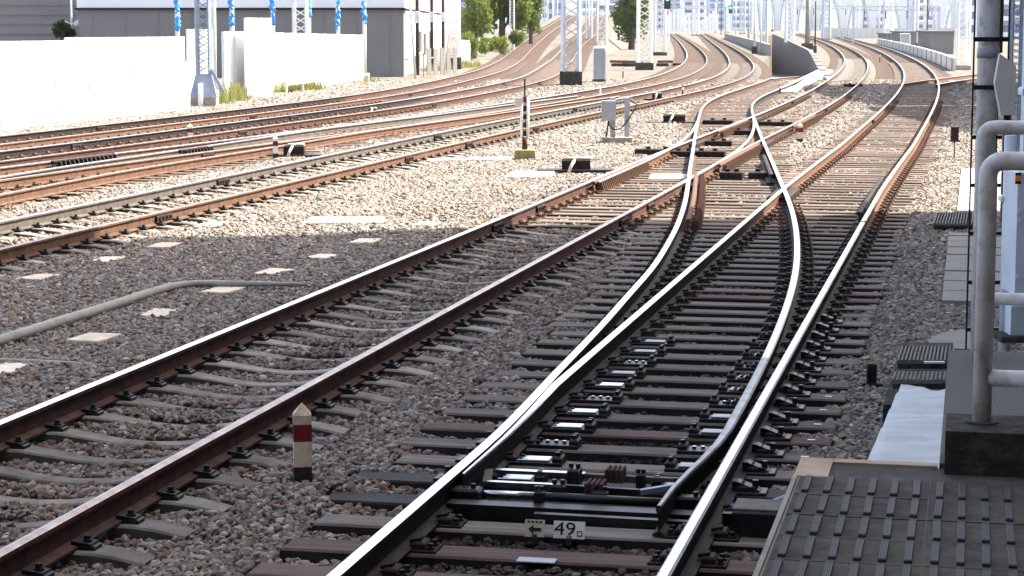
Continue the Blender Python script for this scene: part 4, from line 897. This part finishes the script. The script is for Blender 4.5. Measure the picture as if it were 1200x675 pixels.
# plain poles
def pole_(x, y, wpx, ht, label, m='galv_white', blk=True, zb=-.27, tilt=0):
    p = px(x, y, zb); e = empty('line_pole', p, label, 'pole', 'plain poles beside the tracks'); r_ = wpx * p[1] / 5000
    MB().tube([(0, 0, 0), (tilt, 0, ht)], [r_, r_ * .8], 10).build('shaft', M[m], e, True)
    if blk: MB().bbox((0, 0, .3), (r_ * 4, r_ * 4, .8), .03).build('footing', M['curb'], e)
for x, y, w__, m__, lab in ((648, 42, 2, 'galv_white', 'thin white pole hugging the left side of the big lattice mast'), (712, 45, 2, 'galv_white', 'thin white pole right of the cream mast'), (745, 43, 1.5, 'galv', 'thin grey pole before the rounded tree'), (800, 36.5, 1.8, 'galv', 'thin grey pole right of the large green signal'), (812, 37, 1.3, 'rust_grey', 'thin dark pole among the white barrier panels'),
    (838, 39, 1.6, 'galv', 'thin grey pole at the right end of the barrier panels'), (845, 41, 1.2, 'rust_grey', 'thin dark pole left of the tiny far signal'), (862, 43, 1.6, 'galv_white', 'thin white pole right of the tiny far signal'), (877, 47, 2.4, 'galv', 'grey pole above the short pale parapet'), (925, 37, 1.5, 'rust_grey', 'thin dark pole above the top of the retaining wall'), (972, 40, 1.4, 'galv', 'thin grey pole right of the stout pale pole'),
    (1012, 41, 1.3, 'rust_grey', 'thin dark pole left of the cream louvred wall'), (1030, 43, 1.8, 'galv_white', 'thin white pole before the cream louvred wall'), (1086, 52, 1.6, 'rust_grey', 'thin dark pole left of the grey shed')):
    pole_(x, y, w__, 9 + y % 3 * 2, lab, m__, blk=False)
pole_(946, 58, 6, 8, 'stout pale pole on a dark block above the retaining wall', 'concrete_pale'); pole_(955, 62, 1.8, 5, 'thin dark pole right of the stout pole', 'rust_dark'); pole_(884, 63, 3, 7, 'white pole left of the retaining wall'); pole_(891, 62.5, 1.8, 7, 'thinner white pole left of the retaining wall', blk=False)
pole_(85, 81, 2.6, 7, 'pale lamp pole rising behind the left fence', blk=False); pole_(67, 76, 1.6, 4.6, 'short pale pole left of the lamp pole', blk=False)
pole_(487, 92, 3, 7, 'leaning white pole by the corner of the grey building', blk=False, tilt=-.5); pole_(520, 88, 2.6, 8, 'leaning white pole before the grey gate', blk=False, tilt=1.0)
pole_(580, 62, 3, 6, 'white pole with a cabinet among the bushes', blk=False); pole_(1075, 58, 2.2, 7, 'thin pole standing behind the concrete parapet')
pole_(620, 56, 1.6, 8, 'thin grey pole left of the climbing track', 'galv'); pole_(653, 44, 1.5, 9, 'thin far pole at the top of the climbing track', 'galv'); pole_(690, 52, 1.8, 8, 'thin pole right of the big mast', 'galv_white'); pole_(905, 37, 1.4, 14, 'faint pole above the retaining wall', 'galv'); pole_(983, 43, 1.4, 12, 'faint pole at the bend of the right tracks', 'galv')
# loudspeakers on the lamp pole
p = pxd(85, 30, 130); e = empty('pole_floodlights', p, 'pair of small white floodlights on the lamp pole', 'light')
for sx in (-1, 1): MB().box((sx * .28, 0, .05 + .12 * (sx > 0)), (.44, .2, .26), ry=sx * -.5).build('lamp', M['white'], e)
# relay cabinets
def cabinet(x, y, wpx, hpx, label, m='grey_paint'):
    p = px(x, y, -.27); k = p[1] / 2500; e = empty('relay_cabinet', p, label, 'cabinet', 'relay cabinets'); W_, H_ = wpx * k, hpx * k
    MB().bbox((0, 0, .08), (W_ * 1.1, W_ * .8, .26), .02).build('plinth', M['curb'], e); MB().bbox((0, 0, H_ / 2 + .18), (W_, W_ * .7, H_), .02).build('case', M[m], e); MB().bbox((0, 0, H_ + .22), (W_ * 1.08, W_ * .8, .08), .02).build('roof', M['white'], e)
    MB().box((-W_ * .04, -W_ * .352, H_ / 2 + .18), (W_ * .8, .02, H_ * .86)).build('door', M[m], e); MB().bbox((W_ * .56, 0, H_ / 2 + .12), (W_ * .14, W_ * .6, H_ * .96), .01).build('side_duct', M['white'], e)
cabinet(702, 98, 13, 36, 'grey relay cabinet right of the big lattice mast'); cabinet(545, 77, 10, 25, 'pale cabinet between the white mast and the bushes', 'white'); cabinet(571, 67, 9, 24, 'pale cabinet with a dark plinth before the bushes', 'white'); cabinet(1060, 56, 10, 14, 'grey cabinet behind the concrete parapet')
# signals
def signal(x, y, Y, label, sz=1):
    p = pxd(x, y, Y); k = Y / 2500 * sz; e = empty('railway_signal', p, label, 'signal', 'signals')
    MB().bbox((0, 0, 0), (7.5 * k, 3 * k, 17 * k), k).build('housing', M['black'], e); MB().tube([(0, -1.6 * k, 3.2 * k), (0, -1.9 * k, 3.2 * k)], 2.2 * k, 12).build('green_lens', M['green_lamp'], e); MB().tube([(0, -1.6 * k, -3 * k), (0, -1.9 * k, -3 * k)], 2.2 * k, 12).build('dark_lens', M['glass'], e)
    MB().tube([(2 * k, 0, -8 * k), (2 * k, 0, (y - 40) * k * 0 - 45 * k)], .7 * k, 8).build('post', M['galv_white'], e)
signal(782, 2, 180, 'large black signal showing green above the middle tracks'); signal(856, 11, 420, 'tiny far signal above the crest of the middle tracks', .55)

# ------------------------------------------------------------------ left: fences, buildings, tarpaulins, grass
def fence(pts, ztop, label, n, th=.05, rib=True):
    a, b_ = np.array(pts[0]), np.array(pts[1]); e = empty('hoarding_fence', (a[0], a[1], GZ), label, 'fence'); d = (b_ - a) / n; L_ = np.linalg.norm(d); rz = math.atan2(d[1], d[0])
    for i in range(n):
        c = d * (i + .5); zt_ = (ztop(i / n) if callable(ztop) else ztop) - GZ; MB().box((c[0], c[1], zt_ / 2), (L_ - .02, th, zt_), rz).build('panel', M['fence'], e)
        q = d * i; MB().box((q[0] + math.sin(rz) * .06, q[1] - math.cos(rz) * -.06, zt_ / 2), (.05, .05, zt_ + .02), rz).build('post', M['galv_white'], e)
f0, f1 = tuple(px(-160, 175, GZ)[:2]), tuple(px(222, 130.5, GZ)[:2])
fence((f0, f1), 1.33, 'low front run of white hoarding along the outermost track', 18)
fence(((-18, 66), (-11.6, 76)), lambda u: 1.98 + .10 * (u > .45) , 'taller white hoarding behind the low left run', 12)
fence(((-11.55, 76.2), (-10.8, 77.6)), 2.34, 'short tall white hoarding panel beside the blue grey mast', 2)
fence(((-10.6, 78.5), (-7.0, 101)), lambda u: 2.25 - .25 * u, 'long white hoarding between the lattice mast and the grey building', 16)
fence(((-9.9, 79.5), (-9.3, 83)), 2.75, 'highest white hoarding panel behind the long run', 2)
# grey warehouse
wh = empty('warehouse', (-14.5, 116, GZ), 'grey and white warehouse with a shaded front behind the hoarding', 'building')
X0, X1, Y0, Y1, Z1 = -8.5, 8.75, -2, 62, 3.55
MB().box(((X0 + X1) / 2, (Y0 + Y1) / 2, Z1 / 2), (X1 - X0, Y1 - Y0, Z1)).build('lower_wall', M['house_grey'], wh)
MB().box(((X0 + X1) / 2, (Y0 + Y1) / 2 , Z1 + 2.6), (X1 - X0 + .1, Y1 - Y0 + .1, 5.0)).build('upper_wall', M['house_white'], wh)
MB().box(((X0 + X1) / 2, (Y0 + Y1) / 2, Z1 + .04), (X1 - X0 + .3, Y1 - Y0 + .3, .1)).build('eaves_band', M['rust_dark'], wh)
MB().box((X1 + .03, (Y0 + Y1) / 2 + .4, Z1 / 2 + .45), (.06, Y1 - Y0 - 1.2, Z1 - .95)).build('side_cladding', M['fence'], wh)
for (y0_, y1_, z0_, z1_) in ((14, 19, 1.1, 2.35), (22, 27, .9, 2.2), (31, 38, 1.0, 2.3)):
    f_ = MB().box((X1 + .07, (y0_ + y1_) / 2, (z0_ + z1_) / 2), (.06, y1_ - y0_, z1_ - z0_)).build('window', M['glass'], wh); MB().box((X1 + .11, (y0_ + y1_) / 2, (z0_ + z1_) / 2), (.05, .12, z1_ - z0_)).build('mullion', M['white'], f_)
for i in range(11): MB().box((X0 + .8 + i * 1.75, Y0 - .012, Z1 / 2), (.04, .03, Z1)).build('seam', M['house_grey'], wh)
for (x, y0_, w__) in ((489, 118, 4), (506, 135, 3.4), (519, 152, 3.4)):
    p = pxd(x, 60, y0_); e = empty('transformer_pole', (p[0], p[1], GZ), 'dark pipe pole with a grey box %s' % {489: 'nearest the warehouse corner', 506: 'in the middle of the warehouse side', 519: 'farthest along the warehouse side'}[x], 'pole', 'dark pipe poles by the warehouse')
    MB().tube([(0, 0, 0), (0, 0, 6)], .11, 8).build('pipe', M['rust_dark'], e); zq = pxd(x, 20, y0_)[2] - GZ; MB().bbox((0, -.1, zq), (.3, .3, .65), .02).build('box', M['grey_paint'], e)
# grey gate with wires
gt_ = empty('mesh_gate', (*pxd(496, 88, 118)[:2], GZ), 'grey sheet gate between the warehouse and the white mast', 'gate')
for i in range(5): MB().box((.32 + .34 * i, .6 * i, .75), (.32, .05, 1.45), .9).build('gate_panel', M['house_grey'], gt_)
MB().beam((0, 0, .95), (1.8, 3, .95), .04, .04).build('rail', M['white'], gt_)
# far left building
fb = empty('brown_building', (-34, 150, GZ), 'brown grey building at the upper left edge', 'building'); MB().box((0, 0, 4), (25.5, 20, 8)).build('wall', M['house_brown'], fb)
for i in range(6): MB().box((0, -10.02, .9 + .62 * i), (25.5, .06, .05)).build('board_joint', M['house_grey'], fb)
MB().box((0, -10.5, .5), (25.5, .6, .7)).build('blue_base', M['mastfoot'], fb)
# blue tarpaulin wrapped posts
for i, (x, y0_, lab) in enumerate(((208, 38, 'blue tarpaulin wrapped post left of the blue grey mast'), (272, 37, 'blue tarpaulin wrapped post right of the blue grey mast'), (320, 42, 'blue wrapped post just left of the white mast'), (362, 30, 'blue tarpaulin scrap beside the white mast'), (396, 43, 'blue wrapped post in the middle of the long hoarding'), (427, 42, 'blue wrapped post at the right end of the long hoarding'))):
    Y_ = 88 + 3 * i; p = pxd(x, y0_ + 4, Y_); e = empty('wrapped_post', (p[0], p[1], GZ), lab, 'post', 'posts wrapped in blue tarpaulin'); MB().tube([(0, 0, 0), (0, 0, 5)], .09, 8).build('pole', M['white'], e, True)
    zb_, n = pxd(x, y0_ - 2 - (i % 3) * 6, Y_)[2] - GZ, 26; r0 = random.Random(i)
    MB().tube([(r0.uniform(-.09, .09), -.05 + r0.uniform(-.05, .05), zb_ + 1.9 * k / n) for k in range(n)], [.075 + .025 * math.sin(k * .5 + i) + .03 * r0.random() for k in range(n)], 7).build('tarpaulin', M['blue_tarp'], e, True)
# low guard rail
gr = empty('guard_rail', (*px(336, 112, GZ)[:2], GZ), 'low white guard rail beside the outermost track', 'railing'); ga = px(336, 112, GZ); gb = px(432, 98, GZ)
MB().beam((0, 0, .45), tuple((gb - ga) + np.array([0, 0, .45])), .08, .10).build('top_bar', M['slab'], gr)
for k in range(7): q = (gb - ga) * k / 6; MB().box((q[0], q[1], .22), (.07, .07, .44)).build('post', M['galv_white'], gr)
# foliage
def leaves(name, cx, cy, cz, rx, ry, rz_, n, size, m, parent, lobes=9, seed=0):
    r_ = np.random.default_rng(seed); L_ = r_.normal(0, 1, (lobes, 3)); L_ /= np.linalg.norm(L_, axis=1)[:, None]; L_ *= (.25 + .5 * r_.random(lobes))[:, None]
    li = r_.integers(0, lobes, n); u = r_.normal(0, 1, (n, 3)); u /= np.linalg.norm(u, axis=1)[:, None]; rad = (.32 + .2 * r_.random(lobes))[li] * r_.random(n) ** .35
    P = (L_[li] + u * rad[:, None]); k = np.linalg.norm(P, axis=1); P = np.where(k[:, None] > 1, P / k[:, None] * (.85 + .15 * r_.random(n))[:, None], P)
    P = P * np.array([rx, ry, rz_]) + np.array([cx, cy, cz]); P = P[P[:, 2] > .02]; n = len(P)
    a = r_.normal(0, 1, (n, 3)); a /= np.linalg.norm(a, axis=1)[:, None]; b2 = np.cross(a, r_.normal(0, 1, (n, 3))); b2 /= np.linalg.norm(b2, axis=1)[:, None]; s = size * r_.uniform(.6, 1.4, n)[:, None]
    V = np.stack([P - a * s, P + b2 * s * .55, P + a * s, P - b2 * s * .55], 1).reshape(-1, 3); b = MB(); b.v = [tuple(v) for v in V]; b.f = [(4*i, 4*i+1, 4*i+2, 4*i+3) for i in range(n)]; b.m = [0] * n
    return b.build(name, m, parent)
def tree(x, y, hpx_top, wpx, Y, label, m='leaf', n=2600, seed=0, base_y=None, trunk=True, cat='tree', name='broadleaf_tree'):
    p = pxd(x, 60, Y); e = empty(name, (p[0], p[1], GZ), label, cat); top = pxd(x, hpx_top, Y)[2] - GZ; W_ = wpx * Y / 2500; low = pxd(x, y, Y)[2] - GZ; low = max(low, .1)
    leaves('crown', 0, 0, (top + low) / 2, W_ / 2, W_ / 2.2, (top - low) / 2, n, max(.10, W_ * .035), M[m], e, 12, seed)
    if trunk:
        b = MB(); b.tube([(0, 0, 0), (.05, 0, top * .4), (0, .1, top * .8)], [W_ * .06, W_ * .045, W_ * .015], 8)
        for a in range(5): t = a * 1.3; b.tube([(0, 0, top * (.25 + .08 * a)), (math.cos(t) * W_ * .3, math.sin(t) * W_ * .3, top * (.5 + .08 * a))], [W_ * .03, W_ * .01], 6)
        b.build('trunk', M['bark'], e)
tree(588, 58, -55, 76, 190, 'large pale green tree above the climbing tracks', 'leaf', 9000, 1); tree(622, 46, -25, 46, 215, 'smaller green tree right of the large pale one', 'leaf', 4500, 2); tree(556, 60, -20, 44, 175, 'green tree right of the white mast and warehouse', 'leaf', 4500, 3)
tree(740, 52, -26, 66, 235, 'rounded bright green tree beside the bright lattice mast', 'leaf', 4200, 4); tree(76, 48, 17, 30, 126, 'small dark green tree behind the left hoarding', 'leaf_dark', 1800, 5)
for i, (x, y, w__, t_, Y_, lab) in enumerate(((552, 72, 26, 34, 150, 'pale green bush beside the pale cabinet'), (586, 66, 26, 36, 165, 'light green bush left of the climbing track'), (606, 56, 22, 34, 185, 'low bush under the large pale tree'), (570, 66, 30, 40, 172, 'leafy bush behind the cabinet with the dark plinth'), (628, 42, 16, 24, 260, 'small bush high beside the climbing track'))):
    tree(x, y, t_, w__, Y_, lab, 'leaf', 1300, 20 + i, trunk=False, cat='bush', name='leafy_bush')
def tufts(x0, x1, y, n, h_, label, seed):
    r_ = np.random.default_rng(seed); a, b2 = px(x0, y, GZ), px(x1, y - 6, GZ); e = MB()
    for i in range(n):
        u = r_.random(); p = a * (1 - u) + b2 * u + np.array([r_.normal(0, .15), r_.normal(0, .5), 0]); hh = h_ * r_.uniform(.4, 1.2); q = r_.uniform(0, 6.3); dx, dy = math.cos(q) * .03, math.sin(q) * .03; lx, ly = r_.normal(0, .12), r_.normal(0, .12)
        e.add([p + [-dx, -dy, 0], p + [dx, dy, 0], p + [lx, ly, hh]], [(0, 1, 2)])
    o = e.build('grass_tufts', M['grass']); tag(o, label, 'grass', kind='stuff')
tufts(262, 285, 124, 300, .75, 'dry grass beside the blue grey mast', 1); tufts(298, 372, 113, 700, .6, 'dry grass at the foot of the white mast', 2); tufts(372, 440, 103, 300, .4, 'dry grass behind the low guard rail', 3); tufts(500, 560, 84, 400, .5, 'dry grass by the bend of the outermost track', 4)

# ------------------------------------------------------------------ right: parapet, sheds
pw = empty('parapet_wall', (0, 0, 0), 'pale concrete parapet curving along the right hand track', 'wall'); q = PA.off(2.35); s_a, s_b = q.sofy(128), q.sofy(300); n = 40
for i in range(n):
    a, b_ = q.at(s_a + (s_b - s_a) * i / n), q.at(s_a + (s_b - s_a) * (i + 1) / n - .04); bb = MB()
    bb.beam((a[0], a[1], .12), (b_[0], b_[1], .12), .2, .8).build('wall_panel', M['slab'], pw)
    if i % 2 == 0: MB().box((a[0] - .12, a[1], .12), (.05, .2, .84)).build('pilaster', M['concrete_pale'], pw)
def shed(x0, x1, y0, y1, Y, label, m='wall_dark', dz=8):
    a, b_ = pxd(x0, y1, Y), pxd(x1, y0, Y); e = empty('trackside_shed', ((a[0] + b_[0]) / 2, Y + dz / 2, GZ), label, 'shed'); W_, H_ = b_[0] - a[0], b_[2] - GZ
    MB().box((0, 0, H_ / 2), (W_, dz, H_)).build('wall', M[m], e); MB().box((0, 0, H_ + .08), (W_ + .4, dz + .4, .16)).build('roof', M['house_grey'], e)
    for i in range(5): MB().box((-W_ * .4 + W_ * .2 * i, -dz / 2 - .01, H_ / 2), (W_ * .02, .04, H_ * .96)).build('rib', M[m], e)
shed(1094, 1118, 38, 60, 200, 'grey shed behind the parapet beside the white mast', 'house_grey'); shed(1058, 1079, 38, 52, 262, 'low grey shed behind the middle of the parapet', 'house_grey'); shed(1040, 1058, 40, 50, 300, 'smaller grey shed farther behind the parapet', 'house_grey')
# reddish mound and rail pieces in the middle
def pile(x, y, wpx, label, n, seed):
    r_ = np.random.default_rng(seed); p = px(x, y, GZ); k = p[1] / 2500; e = empty('stacked_timbers', p, label, 'timbers')
    for i in range(n): MB().bbox((r_.uniform(-.5, .5) * wpx * k, r_.uniform(-1, 1), .12 + .2 * (i % 2)), (wpx * k * r_.uniform(.3, .6), .22, .18), .01, r_.uniform(-.2, .2)).build('timber', M['timber_red' if i % 2 else 'timber_oil'], e)
pile(736, 78, 36, 'dark timbers stacked on the bright ground left of the mast', 9, 1); pile(782, 78, 26, 'short stack of dark timbers right of the mast', 6, 2); pile(688, 62, 12, 'reddish timbers heaped right of the big mast', 8, 3)
# ------------------------------------------------------------------ far: city blocks, white barrier, arcade viaduct
def block_(x0, x1, y0, Y, label, m, seed, cols=None, rows=None):
    r_ = random.Random(seed); a = pxd(x0, 40, Y); b_ = pxd(x1, y0, Y); W_ = b_[0] - a[0]; H_ = b_[2] - GZ; D_ = 16; e = empty('city_building', ((a[0] + b_[0]) / 2, Y, GZ), label, 'building', 'far city buildings')
    MB().box((0, D_ / 2, H_ / 2), (W_, D_, H_)).build('wall', M[m], e); rows = max(2, int(H_ / 3.1)); cols = max(2, int(W_ / 3.4))
    for r in range(rows):
        for c in range(cols): MB().box((-W_ / 2 + W_ * (c + .5) / cols, -.05, 1.7 + r * 3.1), (W_ / cols * .62, .12, 1.7)).build('window', M['city_w'], e)
        if seed % 2: MB().box((0, -.7, .75 + r * 3.1), (W_ * .96, 1.3, .9)).build('balcony', M['city_b'], e)
B_ = [(536, 556, -30, 420, 'pale blue apartment block beside the white mast', 'city_a'), (628, 642, -30, 560, 'narrow pale block left of the big mast', 'city_b'), (640, 660, -30, 620, 'bluish block behind the climbing track', 'city_a'), (682, 700, -30, 640, 'bluish block right of the big mast', 'city_a'), (700, 722, 4, 700, 'pale block left of the tree top', 'city_b'), (716, 738, -30, 900, 'large blue grey block behind the tree', 'city_a'),
      (760, 800, -30, 980, 'wide pale block behind the green signal', 'city_c'), (800, 828, -12, 900, 'white block above the crest of the middle tracks', 'city_b'), (830, 850, -30, 1000, 'bluish tower right of the crest', 'city_a'), (858, 882, -30, 950, 'blue block above the short parapet', 'city_a'), (1010, 1040, 4, 900, 'pale far block behind the arcade', 'city_b'), (1072, 1096, -6, 800, 'pale block behind the grey shed', 'city_b'), (1130, 1146, -30, 500, 'pale block left of the steel pole', 'city_b'), (1165, 1230, -20, 420, 'pale block at the right edge', 'city_c'), (-40, 40, -60, 420, 'grey block far behind the brown building', 'city_c')]
for i, (x0, x1, y0, Y, lab, m_) in enumerate(B_): block_(x0, x1, y0, Y, lab, m_, i)
br = empty('noise_barrier', pxd(806, 34, 520), 'row of tall white barrier panels above the crest of the middle tracks', 'barrier'); o_ = np.array(br.location)
for i in range(15):
    x = 781 + i * 5.6; p = pxd(x, 37.5, 520) - o_; h_ = (20 + 7 * math.sin(i * .55)) * 520 / 2500; MB().box((p[0], i * 3.0, p[2] + h_ / 2), (3.6 * 520 / 2500, .3, h_)).build('panel', M['white'], br)
sp_ = empty('parapet_wall', px(893, 63, GZ), 'short pale parapet beside the middle tracks left of the white poles', 'wall'); q = PG.off(3.2); s_a, s_b = q.sofy(190), q.sofy(420)
for i in range(24):
    a, b_ = q.at(s_a + (s_b - s_a) * i / 24), q.at(s_a + (s_b - s_a) * (i + 1) / 24 - .05); lo = np.array(sp_.location)
    MB().beam((a[0] - lo[0], a[1] - lo[1], .5), (b_[0] - lo[0], b_[1] - lo[1], .5), .25, 1.0).build('wall_panel', M['concrete_pale'], sp_)
ar = empty('arcade_viaduct', pxd(1000, 36, 600), 'far white viaduct of flaring piers and lattice arches', 'viaduct'); o_ = np.array(ar.location); kk_ = 600 / 2500
cx_ = [893, 911, 931, 956, 988, 1022, 1058, 1100]
for i, x in enumerate(cx_):
    b = MB(); g = (cx_[min(i + 1, 7)] - cx_[max(i - 1, 0)]) / (2 if 0 < i < 7 else 1) * kk_; x_ = (x - 1000) * kk_; z0_ = 0; H_ = 44 * kk_; prof = [(0, .10), (.35, .12), (.6, .18), (.8, .30), (.93, .42), (1, .5)]
    for (u0, w0_), (u1, w1_) in zip(prof[:-1], prof[1:]):
        b.add([(x_ - g * w0_, -.8, H_ * u0), (x_ + g * w0_, -.8, H_ * u0), (x_ + g * w0_, .8, H_ * u0), (x_ - g * w0_, .8, H_ * u0), (x_ - g * w1_, -.8, H_ * u1), (x_ + g * w1_, -.8, H_ * u1), (x_ + g * w1_, .8, H_ * u1), (x_ - g * w1_, .8, H_ * u1)], [(0, 1, 5, 4), (1, 2, 6, 5), (2, 3, 7, 6), (3, 0, 4, 7)])
    b.build('pier', M['white'], ar)
    for s in (-1, 1):
        b = MB()
        for k in range(7):
            u0, u1 = k / 7, (k + 1) / 7; f = lambda u: g * (.16 + .36 * u ** 2); b.beam((x_ + s * f(u0), -1.2, H_ * u0), (x_ + s * f(u1), -1.2, H_ * u1), .35, .35); b.beam((x_ + s * f(u0), -1.1, H_ * u0), (x_ + s * f(u1) * .72, -1.1, H_ * u1), .18, .18)
        b.build('lattice_arch', M['city_a'], ar)
MB().box((0, 0, 44 * kk_ + .8), (62, 3, 1.6)).build('deck', M['white'], ar)
wl = empty('louvred_wall', pxd(1050, 44, 420), 'long cream louvred wall behind the right hand parapet', 'wall'); k2 = 420 / 2500
for i in range(22): MB().box(((-82 + i * 7.2) * k2, .0, 9 * k2 * .5), (6.8 * k2, .4, 13 * k2)).build('louvre_panel', M['slab'], wl)
# overhead line gantries far down the line
for xa, xb, Yg, lab in ((925, 1000, 420, 'far overhead line gantry across the curving right tracks'), (775, 850, 480, 'far overhead line gantry across the middle tracks'), (880, 950, 620, 'farthest overhead line gantry above the retaining wall'), (1000, 1100, 300, 'overhead line gantry above the parapet')):
    a, b_ = pxd(xa, 34, Yg), pxd(xb, 34, Yg); c = (a + b_) / 2; e = empty('overhead_gantry', (c[0], Yg, GZ), lab, 'gantry', 'overhead line gantries'); W_ = b_[0] - a[0]; Hh = EYE + 22 * Yg / 2500
    for s in (-1, 1): MB().box((s * W_ / 2, 0, Hh / 2), (.35, .35, Hh)).build('leg', M['galv'], e)
    b = MB()
    for z in (Hh - .5, Hh): b.beam((-W_ / 2, 0, z), (W_ / 2, 0, z), .14, .14)
    n = int(W_ / .9)
    for i in range(n): b.beam((-W_ / 2 + W_ * i / n, 0, Hh - .5 * (i % 2)), (-W_ / 2 + W_ * (i + 1) / n, 0, Hh - .5 * ((i + 1) % 2)), .1, .1)
    o = b.build('lattice_beam', M['galv'], e); o['kind'] = 'stuff'
    for i in range(4): MB().tube([(-W_ / 2 + W_ * (i + .5) / 4, 0, Hh - .5), (-W_ / 2 + W_ * (i + .5) / 4, 0, Hh - 1.7)], .09, 6).build('hanger', M['rust_grey'], e)
# distant hills
hl = MB(); r_ = np.random.default_rng(3); xs = np.linspace(-3300, 3300, 60); hs = 40 + 60 * np.abs(np.sin(xs / 700)) + r_.uniform(0, 18, 60)
for i in range(59): hl.add([(xs[i], 4600, GZ - 1), (xs[i+1], 4600, GZ - 1), (xs[i+1], 5000, hs[i+1]), (xs[i], 5000, hs[i]), (xs[i], 5600, GZ - 1), (xs[i+1], 5600, GZ - 1)], [(0, 1, 2, 3), (3, 2, 5, 4)])
M['hill'] = mat('wooded_hill', (.05, .075, .05), .9, c2=(.03, .05, .035), scale=.01); struct('hills', hl, M['hill'])

# ------------------------------------------------------------------ summer haze over the yard and the city
hz = MB().box((0, 2850, 84.4), (7000, 6700, 171.2)).build('haze', None)
hz.data.materials.clear(); mh = bpy.data.materials.new('haze'); mh.use_nodes = True; n_ = mh.node_tree.nodes; l_ = mh.node_tree.links
n_.remove(n_['Principled BSDF']); pv_ = n_.new('ShaderNodeVolumePrincipled'); pv_.inputs['Color'].default_value = (.82, .88, 1, 1); pv_.inputs['Density'].default_value = .00007
l_.new(pv_.outputs[0], n_['Material Output'].inputs['Volume']); hz.data.materials.append(mh); tag(hz, 'pale summer haze lying over the distant city', 'haze', kind='stuff')

parts = [scatter(8.0, 26, 1250, .022), scatter(26, 46, 620, .027), scatter(46, 72, 240, .038), scatter(72, 105, 70, .05)]
V = np.concatenate([p[0] for p in parts]); ROT = np.concatenate([p[1] for p in parts]); SCL = np.concatenate([p[2] for p in parts]); COL = np.concatenate([p[3] for p in parts])
bm_ = bpy.data.meshes.new('ballast_stones'); bm_.vertices.add(len(V)); bm_.vertices.foreach_set('co', V.ravel())
for nm, dt, dat in (('rot', 'FLOAT_VECTOR', ROT), ('scl', 'FLOAT_VECTOR', SCL)):
    bm_.attributes.new(nm, dt, 'POINT').data.foreach_set('vector', dat.ravel())
bm_.attributes.new('tint', 'FLOAT_COLOR', 'POINT').data.foreach_set('color', np.concatenate([COL, np.ones((len(COL), 1))], 1).ravel())
bm_.update()
ms = bpy.data.materials.new('ballast_stone'); ms.use_nodes = True; n_ = ms.node_tree.nodes; l_ = ms.node_tree.links; b_ = n_['Principled BSDF']; b_.inputs['Roughness'].default_value = .9; b_.inputs['Specular IOR Level'].default_value = .12
at_ = n_.new('ShaderNodeAttribute'); at_.attribute_type = 'INSTANCER'; at_.attribute_name = 'tint'; l_.new(at_.outputs['Color'], b_.inputs['Base Color'])
bo = put('ballast_stones', bm_); tag(bo, 'grey and brown crushed stone ballast between and around the tracks', 'ballast', kind='stuff')
gt = bpy.data.node_groups.new('scatter_stones', 'GeometryNodeTree')
gt.interface.new_socket('Geometry', in_out='INPUT', socket_type='NodeSocketGeometry'); gt.interface.new_socket('Geometry', in_out='OUTPUT', socket_type='NodeSocketGeometry')
N = gt.nodes; K = gt.links; gi = N.new('NodeGroupInput'); go = N.new('NodeGroupOutput')
jn = N.new('GeometryNodeJoinGeometry')
for k in range(7):
    ic = N.new('GeometryNodeMeshIcoSphere'); ic.inputs['Subdivisions'].default_value = 2 if k < 4 else 1; ic.inputs['Radius'].default_value = 1
    sp = N.new('GeometryNodeSetPosition'); ps = N.new('GeometryNodeInputPosition'); nz = N.new('ShaderNodeTexNoise'); nz.noise_dimensions = '4D'
    nz.inputs['W'].default_value = k * 3.7; nz.inputs['Scale'].default_value = 1.1; nz.inputs['Detail'].default_value = 1.5
    sb_ = N.new('ShaderNodeVectorMath'); sb_.operation = 'SUBTRACT'; sb_.inputs[1].default_value = (.5, .5, .5)
    sc_ = N.new('ShaderNodeVectorMath'); sc_.operation = 'SCALE'; sc_.inputs['Scale'].default_value = 1.9
    K.new(ps.outputs[0], nz.inputs['Vector']); K.new(nz.outputs['Color'], sb_.inputs[0]); K.new(sb_.outputs[0], sc_.inputs[0])
    K.new(ic.outputs['Mesh'], sp.inputs['Geometry']); K.new(sc_.outputs[0], sp.inputs['Offset'])
    sm = N.new('GeometryNodeSetMaterial'); sm.inputs['Material'].default_value = ms; K.new(sp.outputs[0], sm.inputs[0])
    sh = N.new('GeometryNodeSetShadeSmooth'); sh.inputs['Shade Smooth'].default_value = False; K.new(sm.outputs[0], sh.inputs[0])
    gi2 = N.new('GeometryNodeGeometryToInstance'); K.new(sh.outputs[0], gi2.inputs[0]); K.new(gi2.outputs[0], jn.inputs[0])
ip = N.new('GeometryNodeInstanceOnPoints'); ip.inputs['Pick Instance'].default_value = True
na = N.new('GeometryNodeInputNamedAttribute'); na.data_type = 'FLOAT_VECTOR'; na.inputs['Name'].default_value = 'rot'
nb = N.new('GeometryNodeInputNamedAttribute'); nb.data_type = 'FLOAT_VECTOR'; nb.inputs['Name'].default_value = 'scl'
er = N.new('FunctionNodeEulerToRotation'); K.new(na.outputs[0], er.inputs[0]); K.new(er.outputs[0], ip.inputs['Rotation']); K.new(nb.outputs[0], ip.inputs['Scale'])
K.new(gi.outputs[0], ip.inputs['Points']); K.new(jn.outputs[0], ip.inputs['Instance']); K.new(ip.outputs[0], go.inputs[0])
rv = N.new('FunctionNodeRandomValue'); rv.data_type = 'INT'; rv.inputs[4].default_value = 0; rv.inputs[5].default_value = 6; K.new(rv.outputs[2], ip.inputs['Instance Index'])
md = bo.modifiers.new('stones', 'NODES'); md.node_group = gt
print('stones', len(V), 'objects', len(bpy.data.objects))
